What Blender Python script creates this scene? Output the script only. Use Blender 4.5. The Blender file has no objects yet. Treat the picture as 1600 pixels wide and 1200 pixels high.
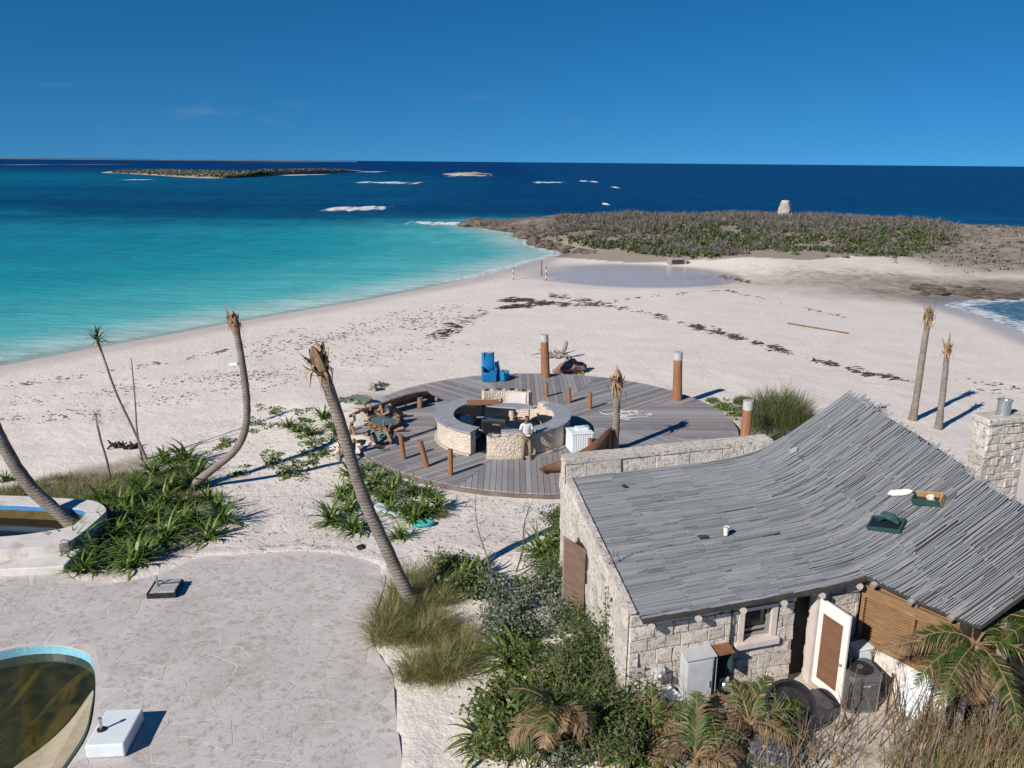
import bpy, bmesh, math, random
import numpy as np
from mathutils import Vector, Matrix, noise as mnoise

sc = bpy.context.scene
COL = sc.collection
R = math.radians
random.seed(7)

# ------------------------------------------------------------------ camera
CAM_H, FOC, PITCH, ROLL = 11.85, 1295.0, R(15.0), R(0.5)
cd = bpy.data.cameras.new('camera')
cam = bpy.data.objects.new('camera', cd); COL.objects.link(cam)
cd.sensor_width = 36.0; cd.lens = FOC / 1600 * 36.0
cd.clip_start = 0.1; cd.clip_end = 80000
cam.matrix_world = (Matrix.Translation((0, 0, CAM_H)) @ Matrix.Rotation(R(90) - PITCH, 4, 'X') @ Matrix.Rotation(ROLL, 4, 'Z'))
sc.camera = cam

# ------------------------------------------------------------------ sky, sun, exposure
SKY_A, SKY_B = 1.15, 0.17
SUN_EL, SUN_AZ = R(32), R(224)          # azimuth measured clockwise from +Y
w = bpy.data.worlds.new('World'); sc.world = w; w.use_nodes = True
nt = w.node_tree; nt.nodes.clear()
wo = nt.nodes.new('ShaderNodeOutputWorld'); bg = nt.nodes.new('ShaderNodeBackground')
sky = nt.nodes.new('ShaderNodeTexSky'); sky.sky_type = 'NISHITA'; sky.sun_disc = False
sky.sun_elevation = SUN_EL; sky.sun_rotation = SUN_AZ
sky.air_density = 1.0; sky.dust_density = 0.0; sky.ozone_density = 10.0; sky.altitude = 0
bg.inputs['Strength'].default_value = 0.072
# deep polarised blue of the photograph: saturation of the whole sky
hs = nt.nodes.new('ShaderNodeHueSaturation'); hs.inputs['Saturation'].default_value = 1.16
gm = nt.nodes.new('ShaderNodeMix'); gm.data_type = 'RGBA'; gm.blend_type = 'MULTIPLY'; gm.inputs[0].default_value = 1.0
gm.inputs[7].default_value = (1.1, 1.15, 1.0, 1)
# very clear sea air: the milky, reddened last degrees above the horizon are skipped
tv = nt.nodes.new('ShaderNodeTexCoord'); vm = nt.nodes.new('ShaderNodeVectorMath'); vm.operation = 'MULTIPLY_ADD'
vm.inputs[1].default_value = (1, 1, SKY_A); vm.inputs[2].default_value = (0, 0, SKY_B)
nt.links.new(tv.outputs['Generated'], vm.inputs[0]); nt.links.new(vm.outputs[0], sky.inputs['Vector'])
nt.links.new(sky.outputs[0], hs.inputs['Color']); nt.links.new(hs.outputs[0], gm.inputs[6])
# thin low cumulus near the horizon
tc = nt.nodes.new('ShaderNodeTexCoord'); mp = nt.nodes.new('ShaderNodeMapping'); mp.inputs['Scale'].default_value = (1, 1, 4.0); mp.inputs['Location'].default_value = (3.1, 1.7, .4)
cn = nt.nodes.new('ShaderNodeTexNoise'); cn.inputs['Scale'].default_value = 7.0; cn.inputs['Detail'].default_value = 6; cn.inputs['Roughness'].default_value = 0.6
cr = nt.nodes.new('ShaderNodeValToRGB'); cr.color_ramp.elements[0].position = 0.60; cr.color_ramp.elements[1].position = 0.76
sx = nt.nodes.new('ShaderNodeSeparateXYZ'); band = nt.nodes.new('ShaderNodeValToRGB')
e = band.color_ramp.elements; e[0].position = 0.015; e[0].color = (0, 0, 0, 1); e[1].position = 0.045; e[1].color = (1, 1, 1, 1)
q = e.new(0.07); q.color = (0.7, 0.7, 0.7, 1); q = e.new(0.085); q.color = (0, 0, 0, 1)
mu = nt.nodes.new('ShaderNodeMath'); mu.operation = 'MULTIPLY'; mu2 = nt.nodes.new('ShaderNodeMath'); mu2.operation = 'MULTIPLY'; mu2.inputs[1].default_value = 0.2
cm = nt.nodes.new('ShaderNodeMix'); cm.data_type = 'RGBA'; cm.inputs[7].default_value = (3.4, 4.1, 5.2, 1)
L = nt.links.new
L(tc.outputs['Generated'], mp.inputs[0]); L(mp.outputs[0], cn.inputs['Vector']); L(cn.outputs[0], cr.inputs[0])
L(tc.outputs['Generated'], sx.inputs[0]); L(sx.outputs[2], band.inputs[0])
L(cr.outputs[0], mu.inputs[0]); L(band.outputs[0], mu.inputs[1]); L(mu.outputs[0], mu2.inputs[0]); L(mu2.outputs[0], cm.inputs[0])
L(gm.outputs[2], cm.inputs[6]); L(cm.outputs[2], bg.inputs[0]); L(bg.outputs[0], wo.inputs[0])
sd = bpy.data.lights.new('sun', 'SUN'); sun = bpy.data.objects.new('sun', sd); COL.objects.link(sun)
sd.energy = 5.0; sd.angle = R(0.53); sd.color = (1.0, 0.925, 0.83)
sdir = Vector((-math.sin(SUN_AZ) * math.cos(SUN_EL), -math.cos(SUN_AZ) * math.cos(SUN_EL), -math.sin(SUN_EL)))
sun.rotation_euler = sdir.to_track_quat('-Z', 'Y').to_euler(); sun.location = (-30, -30, 40)
sc.view_settings.view_transform = 'Standard'; sc.view_settings.look = 'None'
sc.view_settings.gamma = 1.0; sc.view_settings.use_curve_mapping = False
sc.view_settings.exposure = 0.36
sc.cycles.max_bounces = 6; sc.cycles.diffuse_bounces = 2; sc.cycles.glossy_bounces = 3; sc.cycles.transparent_max_bounces = 8
sc.cycles.sample_clamp_indirect = 4.0

# ------------------------------------------------------------------ measuring: a picture point on a level or at a distance
def ray(px, py):
    a = (px - 800) / FOC; b = (600 - py) / FOC
    c, s = math.cos(ROLL), math.sin(ROLL)
    a, b = a * c - b * s, a * s + b * c
    cp, sp = math.cos(PITCH), math.sin(PITCH)
    return Vector((a, b * sp + cp, b * cp - sp))
def P(px, py, z=0.0):
    d = ray(px, py); t = (z - CAM_H) / d.z
    return Vector((d.x * t, d.y * t, z))
def PD(px, py, y):
    d = ray(px, py); t = y / d.y
    return Vector((d.x * t, y, CAM_H + d.z * t))

def sstep(a, b, x):
    t = np.clip((np.asarray(x, float) - a) / (b - a), 0, 1); return t * t * (3 - 2 * t)
def vnoise(x, y, s=1.0, seed=0):
    x = np.asarray(x, float) / s + seed * 17.3; y = np.asarray(y, float) / s + seed * 9.1
    xi = np.floor(x); yi = np.floor(y); fx = x - xi; fy = y - yi
    fx = fx * fx * (3 - 2 * fx); fy = fy * fy * (3 - 2 * fy)
    def h(a, b):
        v = np.sin(a * 127.1 + b * 311.7 + seed * 3.7) * 43758.5453; return v - np.floor(v)
    return (h(xi, yi) * (1 - fx) + h(xi + 1, yi) * fx) * (1 - fy) + (h(xi, yi + 1) * (1 - fx) + h(xi + 1, yi + 1) * fx) * fy
def fbm(x, y, s, o=3, seed=0):
    t = 0; a = .5
    for i in range(o): t = t + a * vnoise(x, y, s / 2 ** i, seed + i); a *= .5
    return t / (1 - .5 ** o)
def inside(poly, x, y):
    x = np.asarray(x, float); y = np.asarray(y, float); r = np.zeros(x.shape, bool)
    n = len(poly)
    for i in range(n):
        x0, y0 = poly[i][0], poly[i][1]; x1, y1 = poly[(i + 1) % n][0], poly[(i + 1) % n][1]
        if y0 == y1: continue
        c = ((y0 > y) != (y1 > y)) & (x < (x1 - x0) * (y - y0) / (y1 - y0) + x0)
        r ^= c
    return r
def dist(poly, x, y, closed=True):
    x = np.asarray(x, float); y = np.asarray(y, float); d = np.full(x.shape, 1e9)
    n = len(poly)
    for i in range(n if closed else n - 1):
        ax, ay = poly[i][0], poly[i][1]; bx, by = poly[(i + 1) % n][0], poly[(i + 1) % n][1]
        dx, dy = bx - ax, by - ay; l2 = dx * dx + dy * dy + 1e-12
        t = np.clip(((x - ax) * dx + (y - ay) * dy) / l2, 0, 1)
        d = np.minimum(d, np.hypot(x - ax - t * dx, y - ay - t * dy))
    return d
def smooth_poly(pts, n=4, closed=True):
    """Catmull-Rom through the points."""
    pts = [Vector((p[0], p[1])) for p in pts]; out = []; m = len(pts)
    for i in range(m if closed else m - 1):
        if closed: a, b, c, d = pts[(i - 1) % m], pts[i], pts[(i + 1) % m], pts[(i + 2) % m]
        else: a, b, c, d = pts[max(i - 1, 0)], pts[i], pts[i + 1], pts[min(i + 2, m - 1)]
        for k in range(n):
            t = k / n
            out.append(.5 * ((2 * b) + (c - a) * t + (2 * a - 5 * b + 4 * c - d) * t * t + (3 * b - a - 3 * c + d) * t ** 3))
    if not closed: out.append(pts[-1])
    return out
def smooth3(pts, n=5):
    pts = [Vector(p) for p in pts]; out = []; m = len(pts)
    for i in range(m - 1):
        a, b, c, d = pts[max(i - 1, 0)], pts[i], pts[i + 1], pts[min(i + 2, m - 1)]
        for k in range(n):
            t = k / n
            out.append(.5 * ((2 * b) + (c - a) * t + (2 * a - 5 * b + 4 * c - d) * t * t + (3 * b - a - 3 * c + d) * t ** 3))
    out.append(pts[-1]); return out
def clip_convex(poly, nx, ny, c):
    """Keep the side nx*x+ny*y <= c of a 2-D polygon."""
    out = []
    for i in range(len(poly)):
        a = poly[i]; b = poly[(i + 1) % len(poly)]
        da = nx * a[0] + ny * a[1] - c; db = nx * b[0] + ny * b[1] - c
        if da <= 0: out.append(a)
        if (da < 0) != (db < 0) and da != db:
            t = da / (da - db); out.append((a[0] + (b[0] - a[0]) * t, a[1] + (b[1] - a[1]) * t))
    return out

# ------------------------------------------------------------------ mesh builder and object helpers
class MB:
    def __init__(self): self.v = []; self.f = []; self.m = []
    def add(self, vs, fs, mi=0):
        n = len(self.v); self.v += [tuple(p) for p in vs]
        self.f += [tuple(i + n for i in q) for q in fs]; self.m += [mi] * len(fs); return self
    def box(self, c, s, rz=0.0, mi=0, M=None, top=1.0):
        hx, hy, hz = s[0] / 2, s[1] / 2, s[2] / 2
        vs = [Vector((x * hx * (top if z > 0 else 1), y * hy * (top if z > 0 else 1), z * hz)) for z in (-1, 1) for y in (-1, 1) for x in (-1, 1)]
        Q = M if M is not None else Matrix.Rotation(rz, 3, 'Z')
        vs = [Q @ p + Vector(c) for p in vs]
        return self.add(vs, [(0, 2, 3, 1), (4, 5, 7, 6), (0, 1, 5, 4), (2, 6, 7, 3), (0, 4, 6, 2), (1, 3, 7, 5)], mi)
    def beam(self, a, b, wd, ht, mi=0, up=(0, 0, 1)):
        a = Vector(a); b = Vector(b); d = (b - a); l = d.length; d.normalize()
        s = d.cross(Vector(up)); s = s.normalized() if s.length > 1e-4 else Vector((1, 0, 0)); u = s.cross(d)
        M = Matrix((d, s, u)).transposed()
        return self.box((a + b) / 2, (l, wd, ht), M=M, mi=mi)
    def tube(self, path, rad, n=8, mi=0, cap=True, jit=0.0, rng=random):
        path = [Vector(p) for p in path]; vs = []; fs = []; m = len(path)
        if not hasattr(rad, '__len__'): rad = [rad] * m
        ref = Vector((0.31, 0.77, 0.55))
        for i, p in enumerate(path):
            d = (path[min(i + 1, m - 1)] - path[max(i - 1, 0)]).normalized()
            s = d.cross(ref)
            if s.length < .05: s = d.cross(Vector((1, 0, 0)))
            s.normalize(); u = d.cross(s)
            for k in range(n):
                a = 2 * math.pi * k / n; r = rad[i] * (1 + (rng.uniform(-jit, jit) if jit else 0))
                vs.append(p + s * math.cos(a) * r + u * math.sin(a) * r)
        for i in range(m - 1):
            for k in range(n):
                k2 = (k + 1) % n
                fs.append((i * n + k, i * n + k2, (i + 1) * n + k2, (i + 1) * n + k))
        if cap: fs += [tuple(range(n - 1, -1, -1)), tuple((m - 1) * n + k for k in range(n))]
        return self.add(vs, fs, mi)
    def prism(self, poly, z0, z1, mi=0, bottom=True):
        n = len(poly)
        area = sum(poly[i][0] * poly[(i + 1) % n][1] - poly[(i + 1) % n][0] * poly[i][1] for i in range(n))
        if area < 0: poly = poly[::-1]
        g0 = z0 if callable(z0) else (lambda x, y: z0); g1 = z1 if callable(z1) else (lambda x, y: z1)
        vs = [(p[0], p[1], g0(p[0], p[1])) for p in poly] + [(p[0], p[1], g1(p[0], p[1])) for p in poly]
        fs = [tuple(n + i for i in range(n))] + [(i, (i + 1) % n, n + (i + 1) % n, n + i) for i in range(n)]
        if bottom: fs.append(tuple(range(n - 1, -1, -1)))
        return self.add(vs, fs, mi)
    def lathe(self, prof, c=(0, 0, 0), n=16, mi=0, M=None):
        vs = []; fs = []; m = len(prof)
        for r, z in prof:
            for k in range(n):
                a = 2 * math.pi * k / n; p = Vector((r * math.cos(a), r * math.sin(a), z))
                vs.append((M @ p if M is not None else p) + Vector(c))
        for i in range(m - 1):
            for k in range(n): fs.append((i * n + k, i * n + (k + 1) % n, (i + 1) * n + (k + 1) % n, (i + 1) * n + k))
        fs += [tuple(range(n - 1, -1, -1)), tuple((m - 1) * n + k for k in range(n))]
        return self.add(vs, fs, mi)
    def strip(self, pts, side, widths, mi=0):
        """a ribbon along pts with a side vector (one or per point)"""
        vs = []; m = len(pts)
        for i, p in enumerate(pts):
            s = side[i] if isinstance(side, list) else side
            vs += [Vector(p) - s * widths[i] / 2, Vector(p) + s * widths[i] / 2]
        return self.add(vs, [(2 * i, 2 * i + 1, 2 * i + 3, 2 * i + 2) for i in range(m - 1)], mi)
    def arc(self, c, r0, r1, a0, a1, z0, z1, n=24, mi=0):
        """a ring segment, angles in degrees"""
        vs = []; fs = []
        for i in range(n + 1):
            a = R(a0 + (a1 - a0) * i / n); ca, sa = math.cos(a), math.sin(a)
            zz0 = z0(i / n) if callable(z0) else z0; zz1 = z1(i / n) if callable(z1) else z1
            for r, z in ((r0, zz0), (r1, zz0), (r1, zz1), (r0, zz1)): vs.append((c[0] + r * ca, c[1] + r * sa, z))
        for i in range(n):
            for k in range(4): fs.append((4 * i + k, 4 * i + (k + 1) % 4, 4 * i + 4 + (k + 1) % 4, 4 * i + 4 + k))
        fs += [(3, 2, 1, 0), (4 * n, 4 * n + 1, 4 * n + 2, 4 * n + 3)]
        return self.add(vs, fs, mi)
    def mesh(self, name, mats, smooth=False):
        me = bpy.data.meshes.new(name); me.from_pydata(self.v, [], self.f)
        for mt in (mats if isinstance(mats, (list, tuple)) else [mats]): me.materials.append(MAT[mt] if isinstance(mt, str) else mt)
        me.polygons.foreach_set('material_index', self.m)
        if smooth: me.polygons.foreach_set('use_smooth', [True] * len(me.polygons))
        me.update(); return me
    def build(self, name, mats, parent=None, smooth=False, bevel=0.0, fixn=False):
        me = self.mesh(name, mats, smooth)
        if fixn:
            b = bmesh.new(); b.from_mesh(me); bmesh.ops.recalc_face_normals(b, faces=b.faces); b.to_mesh(me); b.free()
        return link(name, me, parent, bevel)
def link(name, me, parent=None, bevel=0.0):
    o = bpy.data.objects.new(name, me); COL.objects.link(o)
    if parent is not None:
        o.parent = parent; o.matrix_parent_inverse = BASE.get(parent.name, Matrix.Identity(4))
    if bevel:
        b = o.modifiers.new('bevel', 'BEVEL'); b.width = bevel; b.segments = 2; b.limit_method = 'ANGLE'; b.angle_limit = R(40)
    return o
BASE = {}
def thing(name, label, cat, loc=(0, 0, 0), group=None, world=True):
    """an Empty at the thing's base; with world=True its parts are given in world coordinates"""
    o = bpy.data.objects.new(name, None); COL.objects.link(o); o.location = loc; o.empty_display_size = .2
    if world: BASE[o.name] = Matrix.Translation(loc).inverted()
    return tag(o, label, cat, group)
def tag(o, label=None, cat=None, group=None, kind=None):
    if label: o['label'] = label
    if cat: o['category'] = cat
    if group: o['group'] = group
    if kind: o['kind'] = kind
    return o
def place(o, loc, rz=0.0, s=1.0, tilt=None):
    o.location = loc; o.rotation_euler = (tilt[0] if tilt else 0, tilt[1] if tilt else 0, rz)
    o.scale = (s, s, s) if not hasattr(s, '__len__') else s
    return o
def copy_tree(o, parent=None):
    c = o.copy(); COL.objects.link(c)
    if parent is not None: c.parent = parent
    for ch in [x for x in o.children]: copy_tree(ch, c)
    return c

# ------------------------------------------------------------------ procedural materials
MAT = {}
def nodes(name):
    m = bpy.data.materials.new(name); m.use_nodes = True; t = m.node_tree; t.nodes.clear()
    out = t.nodes.new('ShaderNodeOutputMaterial'); MAT[name] = m
    return m, t, out
def N(t, typ, **kw):
    n = t.nodes.new(typ)
    for k, v in kw.items():
        if k in n.inputs.keys(): n.inputs[k].default_value = v
        else: setattr(n, k, v)
    return n
def ramp(t, fac, stops):
    r = t.nodes.new('ShaderNodeValToRGB'); e = r.color_ramp.elements
    while len(e) > 1: e.remove(e[-1])
    for i, (p, c) in enumerate(stops):
        q = e[0] if i == 0 else e.new(p)
        q.position = p; q.color = (c, c, c, 1) if not hasattr(c, '__len__') else (*c[:3], 1)
    t.links.new(fac, r.inputs[0]); return r.outputs[0]
def mixc(t, fac, a, b, mode='MIX'):
    m = t.nodes.new('ShaderNodeMix'); m.data_type = 'RGBA'; m.blend_type = mode
    for sock, val in ((0, fac), (6, a), (7, b)):
        if hasattr(val, 'is_linked') or isinstance(val, bpy.types.NodeSocket): t.links.new(val, m.inputs[sock])
        elif sock == 0: m.inputs[0].default_value = val
        else: m.inputs[sock].default_value = (*val[:3], 1)
    return m.outputs[2]
def math_(t, op, a, b=None):
    m = t.nodes.new('ShaderNodeMath'); m.operation = op
    for i, val in enumerate((a, b)):
        if val is None: continue
        if isinstance(val, bpy.types.NodeSocket): t.links.new(val, m.inputs[i])
        else: m.inputs[i].default_value = val
    return m.outputs[0]
def coords(t, scale=(1, 1, 1), kind='Object', rot=(0, 0, 0)):
    c = t.nodes.new('ShaderNodeTexCoord'); m = t.nodes.new('ShaderNodeMapping')
    m.inputs['Scale'].default_value = scale; m.inputs['Rotation'].default_value = rot
    t.links.new(c.outputs[kind], m.inputs[0]); return m.outputs[0]
def geo_pos(t, scale=(1, 1, 1)):
    g = t.nodes.new('ShaderNodeNewGeometry'); m = t.nodes.new('ShaderNodeMapping'); m.inputs['Scale'].default_value = scale
    t.links.new(g.outputs['Position'], m.inputs[0]); return m.outputs[0]
def noise(t, vec, scale, detail=4, rough=0.55, dist=0.0):
    n = N(t, 'ShaderNodeTexNoise', Scale=scale, Detail=detail, Roughness=rough, Distortion=dist); t.links.new(vec, n.inputs['Vector']); return n.outputs[0]
def attr(t, name):
    a = t.nodes.new('ShaderNodeAttribute'); a.attribute_name = name; return a
def bump(t, h, strength=0.5, distance=0.02, prev=None):
    b = N(t, 'ShaderNodeBump', Strength=strength, Distance=distance); t.links.new(h, b.inputs['Height'])
    if prev is not None: t.links.new(prev, b.inputs['Normal'])
    return b.outputs[0]
def finish(t, out, col, rough=0.8, normal=None, spec=0.3, metal=0.0):
    p = N(t, 'ShaderNodeBsdfPrincipled'); p.inputs['Metallic'].default_value = metal; p.inputs['Specular IOR Level'].default_value = spec
    for k, val in (('Base Color', col), ('Roughness', rough)):
        if isinstance(val, bpy.types.NodeSocket): t.links.new(val, p.inputs[k])
        else: p.inputs[k].default_value = (*val[:3], 1) if hasattr(val, '__len__') else val
    if normal is not None: t.links.new(normal, p.inputs['Normal'])
    t.links.new(p.outputs[0], out.inputs[0]); return p
def plain(name, c0, c1, scale=6.0, rough=0.8, bmp=0.3, bdist=0.01, stretch=(1, 1, 1), spec=0.3, metal=0.0, isl=0.0, kind='Object', dirt=None, detail=5):
    """two-tone noise colour, fine relief, optional difference from island to island and dirt spots"""
    m, t, out = nodes(name)
    v = coords(t, stretch, kind) if kind != 'World' else geo_pos(t, stretch)
    n = noise(t, v, scale, detail, .6); col = mixc(t, ramp(t, n, [(.3, 0), (.7, 1)]), c0, c1)
    if isl:
        g = t.nodes.new('ShaderNodeNewGeometry'); oi = t.nodes.new('ShaderNodeObjectInfo')
        r = math_(t, 'FRACT', math_(t, 'ADD', g.outputs['Random Per Island'], oi.outputs['Random']))
        k = ramp(t, r, [(0, 1 - isl), (1, 1 + isl * .6)]); col = mixc(t, 1.0, col, k, 'MULTIPLY')
    if dirt:
        d = noise(t, v, scale * .45, 6, .7); col = mixc(t, ramp(t, d, [(dirt[1], 0), (dirt[1] + .12, dirt[2] if len(dirt) > 2 else .8)]), col, dirt[0])
    n2 = noise(t, v, scale * 4, 4, .7)
    finish(t, out, col, rough, bump(t, n2, bmp, bdist), spec, metal); return m
def leafy(name, c0, c1, c2=None, trans=0.3, rough=0.55):
    """foliage: hue differs from leaf to leaf, some light passes through"""
    m, t, out = nodes(name)
    g = t.nodes.new('ShaderNodeNewGeometry')
    stops = [(0, c0), (.8, c1)] + ([(.93, c1), (1, c2)] if c2 else [])
    col = ramp(t, g.outputs['Random Per Island'], stops)
    p = N(t, 'ShaderNodeBsdfPrincipled', Roughness=rough); p.inputs['Specular IOR Level'].default_value = .35
    t.links.new(col, p.inputs['Base Color'])
    tr = t.nodes.new('ShaderNodeBsdfTranslucent'); t.links.new(mixc(t, 1.0, col, (1.0, 1.0, .45), 'MULTIPLY'), tr.inputs[0])
    mx = t.nodes.new('ShaderNodeMixShader'); mx.inputs[0].default_value = trans
    t.links.new(p.outputs[0], mx.inputs[1]); t.links.new(tr.outputs[0], mx.inputs[2]); t.links.new(mx.outputs[0], out.inputs[0])
    return m

# ================================================================== THE SETTING: ground, sea, island, far coast
SEA = -1.3
shore_px = [(-700, 760), (-300, 640), (0, 572), (120, 549), (250, 526), (400, 498), (560, 471), (660, 452), (740, 434), (790, 421), (840, 407), (878, 398), (868, 391), (838, 384), (824, 374), (806, 364), (770, 359), (742, 352)]
coast = [P(x, y, SEA) for x, y in shore_px]
coast = [(p.x, p.y) for p in coast]
far_side = [(-4, 190), (22, 196), (55, 192), (85, 176), (104, 150), (118, 128), (118, 112)]
inlet = [P(x, y, SEA) for x, y in [(1850, 450), (1700, 461), (1600, 466), (1540, 467), (1490, 472), (1475, 477), (1510, 488), (1560, 503), (1600, 521), (1680, 556), (1850, 640)]]
inlet = [(p.x, p.y) for p in inlet]
LAND = coast + far_side + inlet + [(160, 20), (160, -60), (-160, -60)]
terrace_px = [(-330, 925), (-150, 912), (0, 899), (60, 895), (100, 892), (118, 906), (180, 910), (250, 896), (310, 871), (380, 867), (470, 861), (545, 868), (592, 884), (602, 906), (590, 945), (580, 990), (592, 1022), (613, 1055), (618, 1110), (630, 1200), (640, 1300), (650, 1420), (-500, 1420)]
TZ = 0.4
TERR = [(P(x, y, TZ).x, P(x, y, TZ).y) for x, y in terrace_px]
pool_px = [(-330, 1100), (-150, 1052), (-60, 1031), (0, 1017), (45, 1009), (90, 1008), (125, 1015), (143, 1029), (149, 1060), (147, 1105), (136, 1150), (104, 1200), (60, 1262), (0, 1330), (-180, 1400), (-400, 1400)]
POOL = smooth_poly([P(x, y, TZ) for x, y in pool_px], 4)
POOL = [(p.x, p.y) for p in POOL]
scrub_px = [(845, 383), (900, 392), (985, 398), (1075, 399), (1150, 400), (1260, 405), (1330, 400), (1420, 402), (1480, 392), (1500, 375), (1420, 352), (1330, 346), (1200, 344), (1050, 346), (920, 350), (850, 356)]

def land_d(x, y):
    d = dist(LAND, x, y); return np.where(inside(LAND, x, y), d, -d)
HEAD_C = [(6, 150), (30, 160), (60, 160), (90, 140), (130, 118)]
def height(x, y):
    x = np.asarray(x, float); y = np.asarray(y, float)
    d = land_d(x, y)
    plat = .4 * (1 - sstep(21, 30, y)) + .35 * sstep(-.5, 3, x) * (1 - sstep(20, 27, y))
    hd = dist(HEAD_C, x, y, False)
    beach = np.minimum(1.3, .05 * np.clip(d, 0, None))
    beach = 1.3 * sstep(-9, 32, d) - 1.3 * float(sstep(-9, 32, 0.0))
    h = SEA + np.where(d > 0, beach * 1.12 + plat * sstep(0, 20, d), np.maximum(d * .07, -6))
    # the headland: a low rocky hill
    hill = 1.9 * (1 - sstep(8, 42, hd)) * sstep(0, 9, d) * sstep(108, 132, y + .15 * x)
    h = h + hill + hill * .25 * (fbm(x, y, 9, 3, 4) - .5)
    rocky = sstep(95, 112, y) * sstep(40, 58, x) * sstep(0, 6, d)
    h = h + rocky * .55 * (fbm(x, y, 5, 4, 8) - .25)
    tip = sstep(140, 165, y) * (1 - sstep(8, 26, x)) * sstep(-1, 4, d); h = h + tip * (1.3 * fbm(x, y, 6, 4, 2) - .1)
    # tidal flat: nearly level and wet
    fl = P(1000, 432, SEA); fd = np.hypot((x - fl.x) / 17, (y - fl.y) / 15)
    h = np.where(d > 0, h * sstep(.6, 1.25, fd) + (SEA + .10) * (1 - sstep(.6, 1.25, fd)), h)
    # relief of wind and feet
    near = (1 - sstep(45, 75, y)) * sstep(2, 9, d)
    h = h + near * (.16 * (fbm(x, y, 3.2, 3, 1) - .5) + .05 * (vnoise(x, y, .55, 5) - .5))
    # sand drifted over the left side of the deck and its collapsed walkway
    h = h + .32 * np.exp(-(((x + 9.0) / 2.6) ** 2 + ((y - 38.5) / 4.2) ** 2))
    dk = np.hypot(x - DECK_C[0], y - DECK_C[1]); drift = np.exp(-(((x + 7.6) / 2.0) ** 2 + ((y - 38.2) / 3.4) ** 2)) + .75 * np.exp(-(((x + 6.3) / 1.5) ** 2 + ((y - 33.6) / .9) ** 2))
    dh = .75 * np.clip(drift - .28, 0, .7); h = np.where(dk < DECK_R + .3, np.minimum(h, .06) + dh, np.where(dh > 0, np.maximum(h, .06 + dh), h))
    # level bed of terrace and pools
    it = inside(TERR, x, y); h = np.where(it, np.minimum(h, TZ - .07), h)
    edge = (dist(TERR, x, y) < .5) & ~it; h = np.where(edge, TZ - .02 + .05 * vnoise(x, y, .7, 3), h)
    ip = inside(POOL, x, y) | (dist(POOL, x, y) < .45); h = np.where(ip, -1.6, h)
    return h
DECK_C, DECK_R, DECK_Z = (1.45, 36.85), 8.85, 0.25
_gx, _gy = np.arange(-42, 62, .25), np.arange(8, 96, .25)
_gh = height(*[q.ravel() for q in np.meshgrid(_gx, _gy)]).reshape(len(_gy), len(_gx))
def hz(x, y):
    """ground height, read from a 25 cm grid near the camera"""
    i, j = (x + 42) / .25, (y - 8) / .25
    if not (0 <= i < len(_gx) - 1 and 0 <= j < len(_gy) - 1): return float(height(np.array([x]), np.array([y]))[0])
    a, b = int(i), int(j); u, v = i - a, j - b
    return float((_gh[b, a] * (1 - u) + _gh[b, a + 1] * u) * (1 - v) + (_gh[b + 1, a] * (1 - u) + _gh[b + 1, a + 1] * u) * v)

def fan(name, ys, half, cols, zf):
    ts = np.linspace(-1, 1, cols); Y = np.repeat(np.asarray(ys)[:, None], cols, 1); X = ts[None, :] * half(np.asarray(ys))[:, None]
    Z = zf(X.ravel(), Y.ravel())
    vs = np.stack([X.ravel(), Y.ravel(), Z], 1); r = len(ys)
    i = np.arange(r * cols).reshape(r, cols)
    fs = np.stack([i[:-1, :-1], i[:-1, 1:], i[1:, 1:], i[1:, :-1]], -1).reshape(-1, 4)
    me = bpy.data.meshes.new(name); me.vertices.add(len(vs)); me.vertices.foreach_set('co', vs.ravel())
    me.loops.add(fs.size); me.loops.foreach_set('vertex_index', fs.ravel().astype(np.int32))
    me.polygons.add(len(fs)); me.polygons.foreach_set('loop_start', np.arange(0, fs.size, 4, dtype=np.int32)); me.polygons.foreach_set('loop_total', np.full(len(fs), 4, np.int32))
    me.polygons.foreach_set('use_smooth', np.ones(len(fs), bool)); me.update(calc_edges=True)
    return me, vs
def fattr(me, name, val):
    a = me.attributes.new(name, 'FLOAT', 'POINT'); a.data.foreach_set('value', np.asarray(val, np.float32))
def cattr(me, name, val):
    a = me.attributes.new(name, 'FLOAT_COLOR', 'POINT'); a.data.foreach_set('color', np.concatenate([val, np.ones((len(val), 1))], 1).astype(np.float32).ravel())

# ---- sand and rock
ys = np.concatenate([np.linspace(-20, 8, 20), np.arange(8.2, 34, .22), np.geomspace(34, 300, 260)])
gme, gv = fan('sand_ground', ys, lambda y: 24 + np.maximum(y, 0) * .82, 330, height)
x, y, z = gv.T; d = land_d(x, y)
wet = np.clip(1 - sstep(.03, .17, z - SEA + .06 * (fbm(x, y, 7, 3, 3) - .5) - .11 * np.exp(-((x - P(1010, 432, SEA).x) / 16) ** 2 - ((y - P(1010, 432, SEA).y) / 15) ** 2)), 0, 1)
rock = sstep(96, 108, y + 6 * (fbm(x, y, 8, 3, 6) - .5)) * sstep(44, 60, x + 14 * (fbm(x, y, 10, 3, 7) - .5))
rc_ = P(1560, 450, -.8); rock = np.maximum(rock, (np.exp(-(((x - rc_.x) / 22) ** 4 + ((y - rc_.y) / 8.5) ** 4)) * (.4 + fbm(x, y, 4, 3, 4))))
rock = np.maximum(rock, sstep(132, 140, y + 8 * (fbm(x, y, 7, 3, 2) - .5)) * (1 - 0 * x))
fc = P(1330, 436, -.8); brown_flat = np.exp(-(((x - fc.x) / 19) ** 4 + ((y - fc.y - .05 * (x - fc.x)) / 9) ** 2)) * (fbm(x, y, 2.5, 4, 9) * 1.9 - .2)
headpoly = [(P(a, b, 0).x, P(a, b, 0).y) for a, b in scrub_px]
soil = np.where(inside(headpoly, x, y), .9, 0) * 1.0
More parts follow.
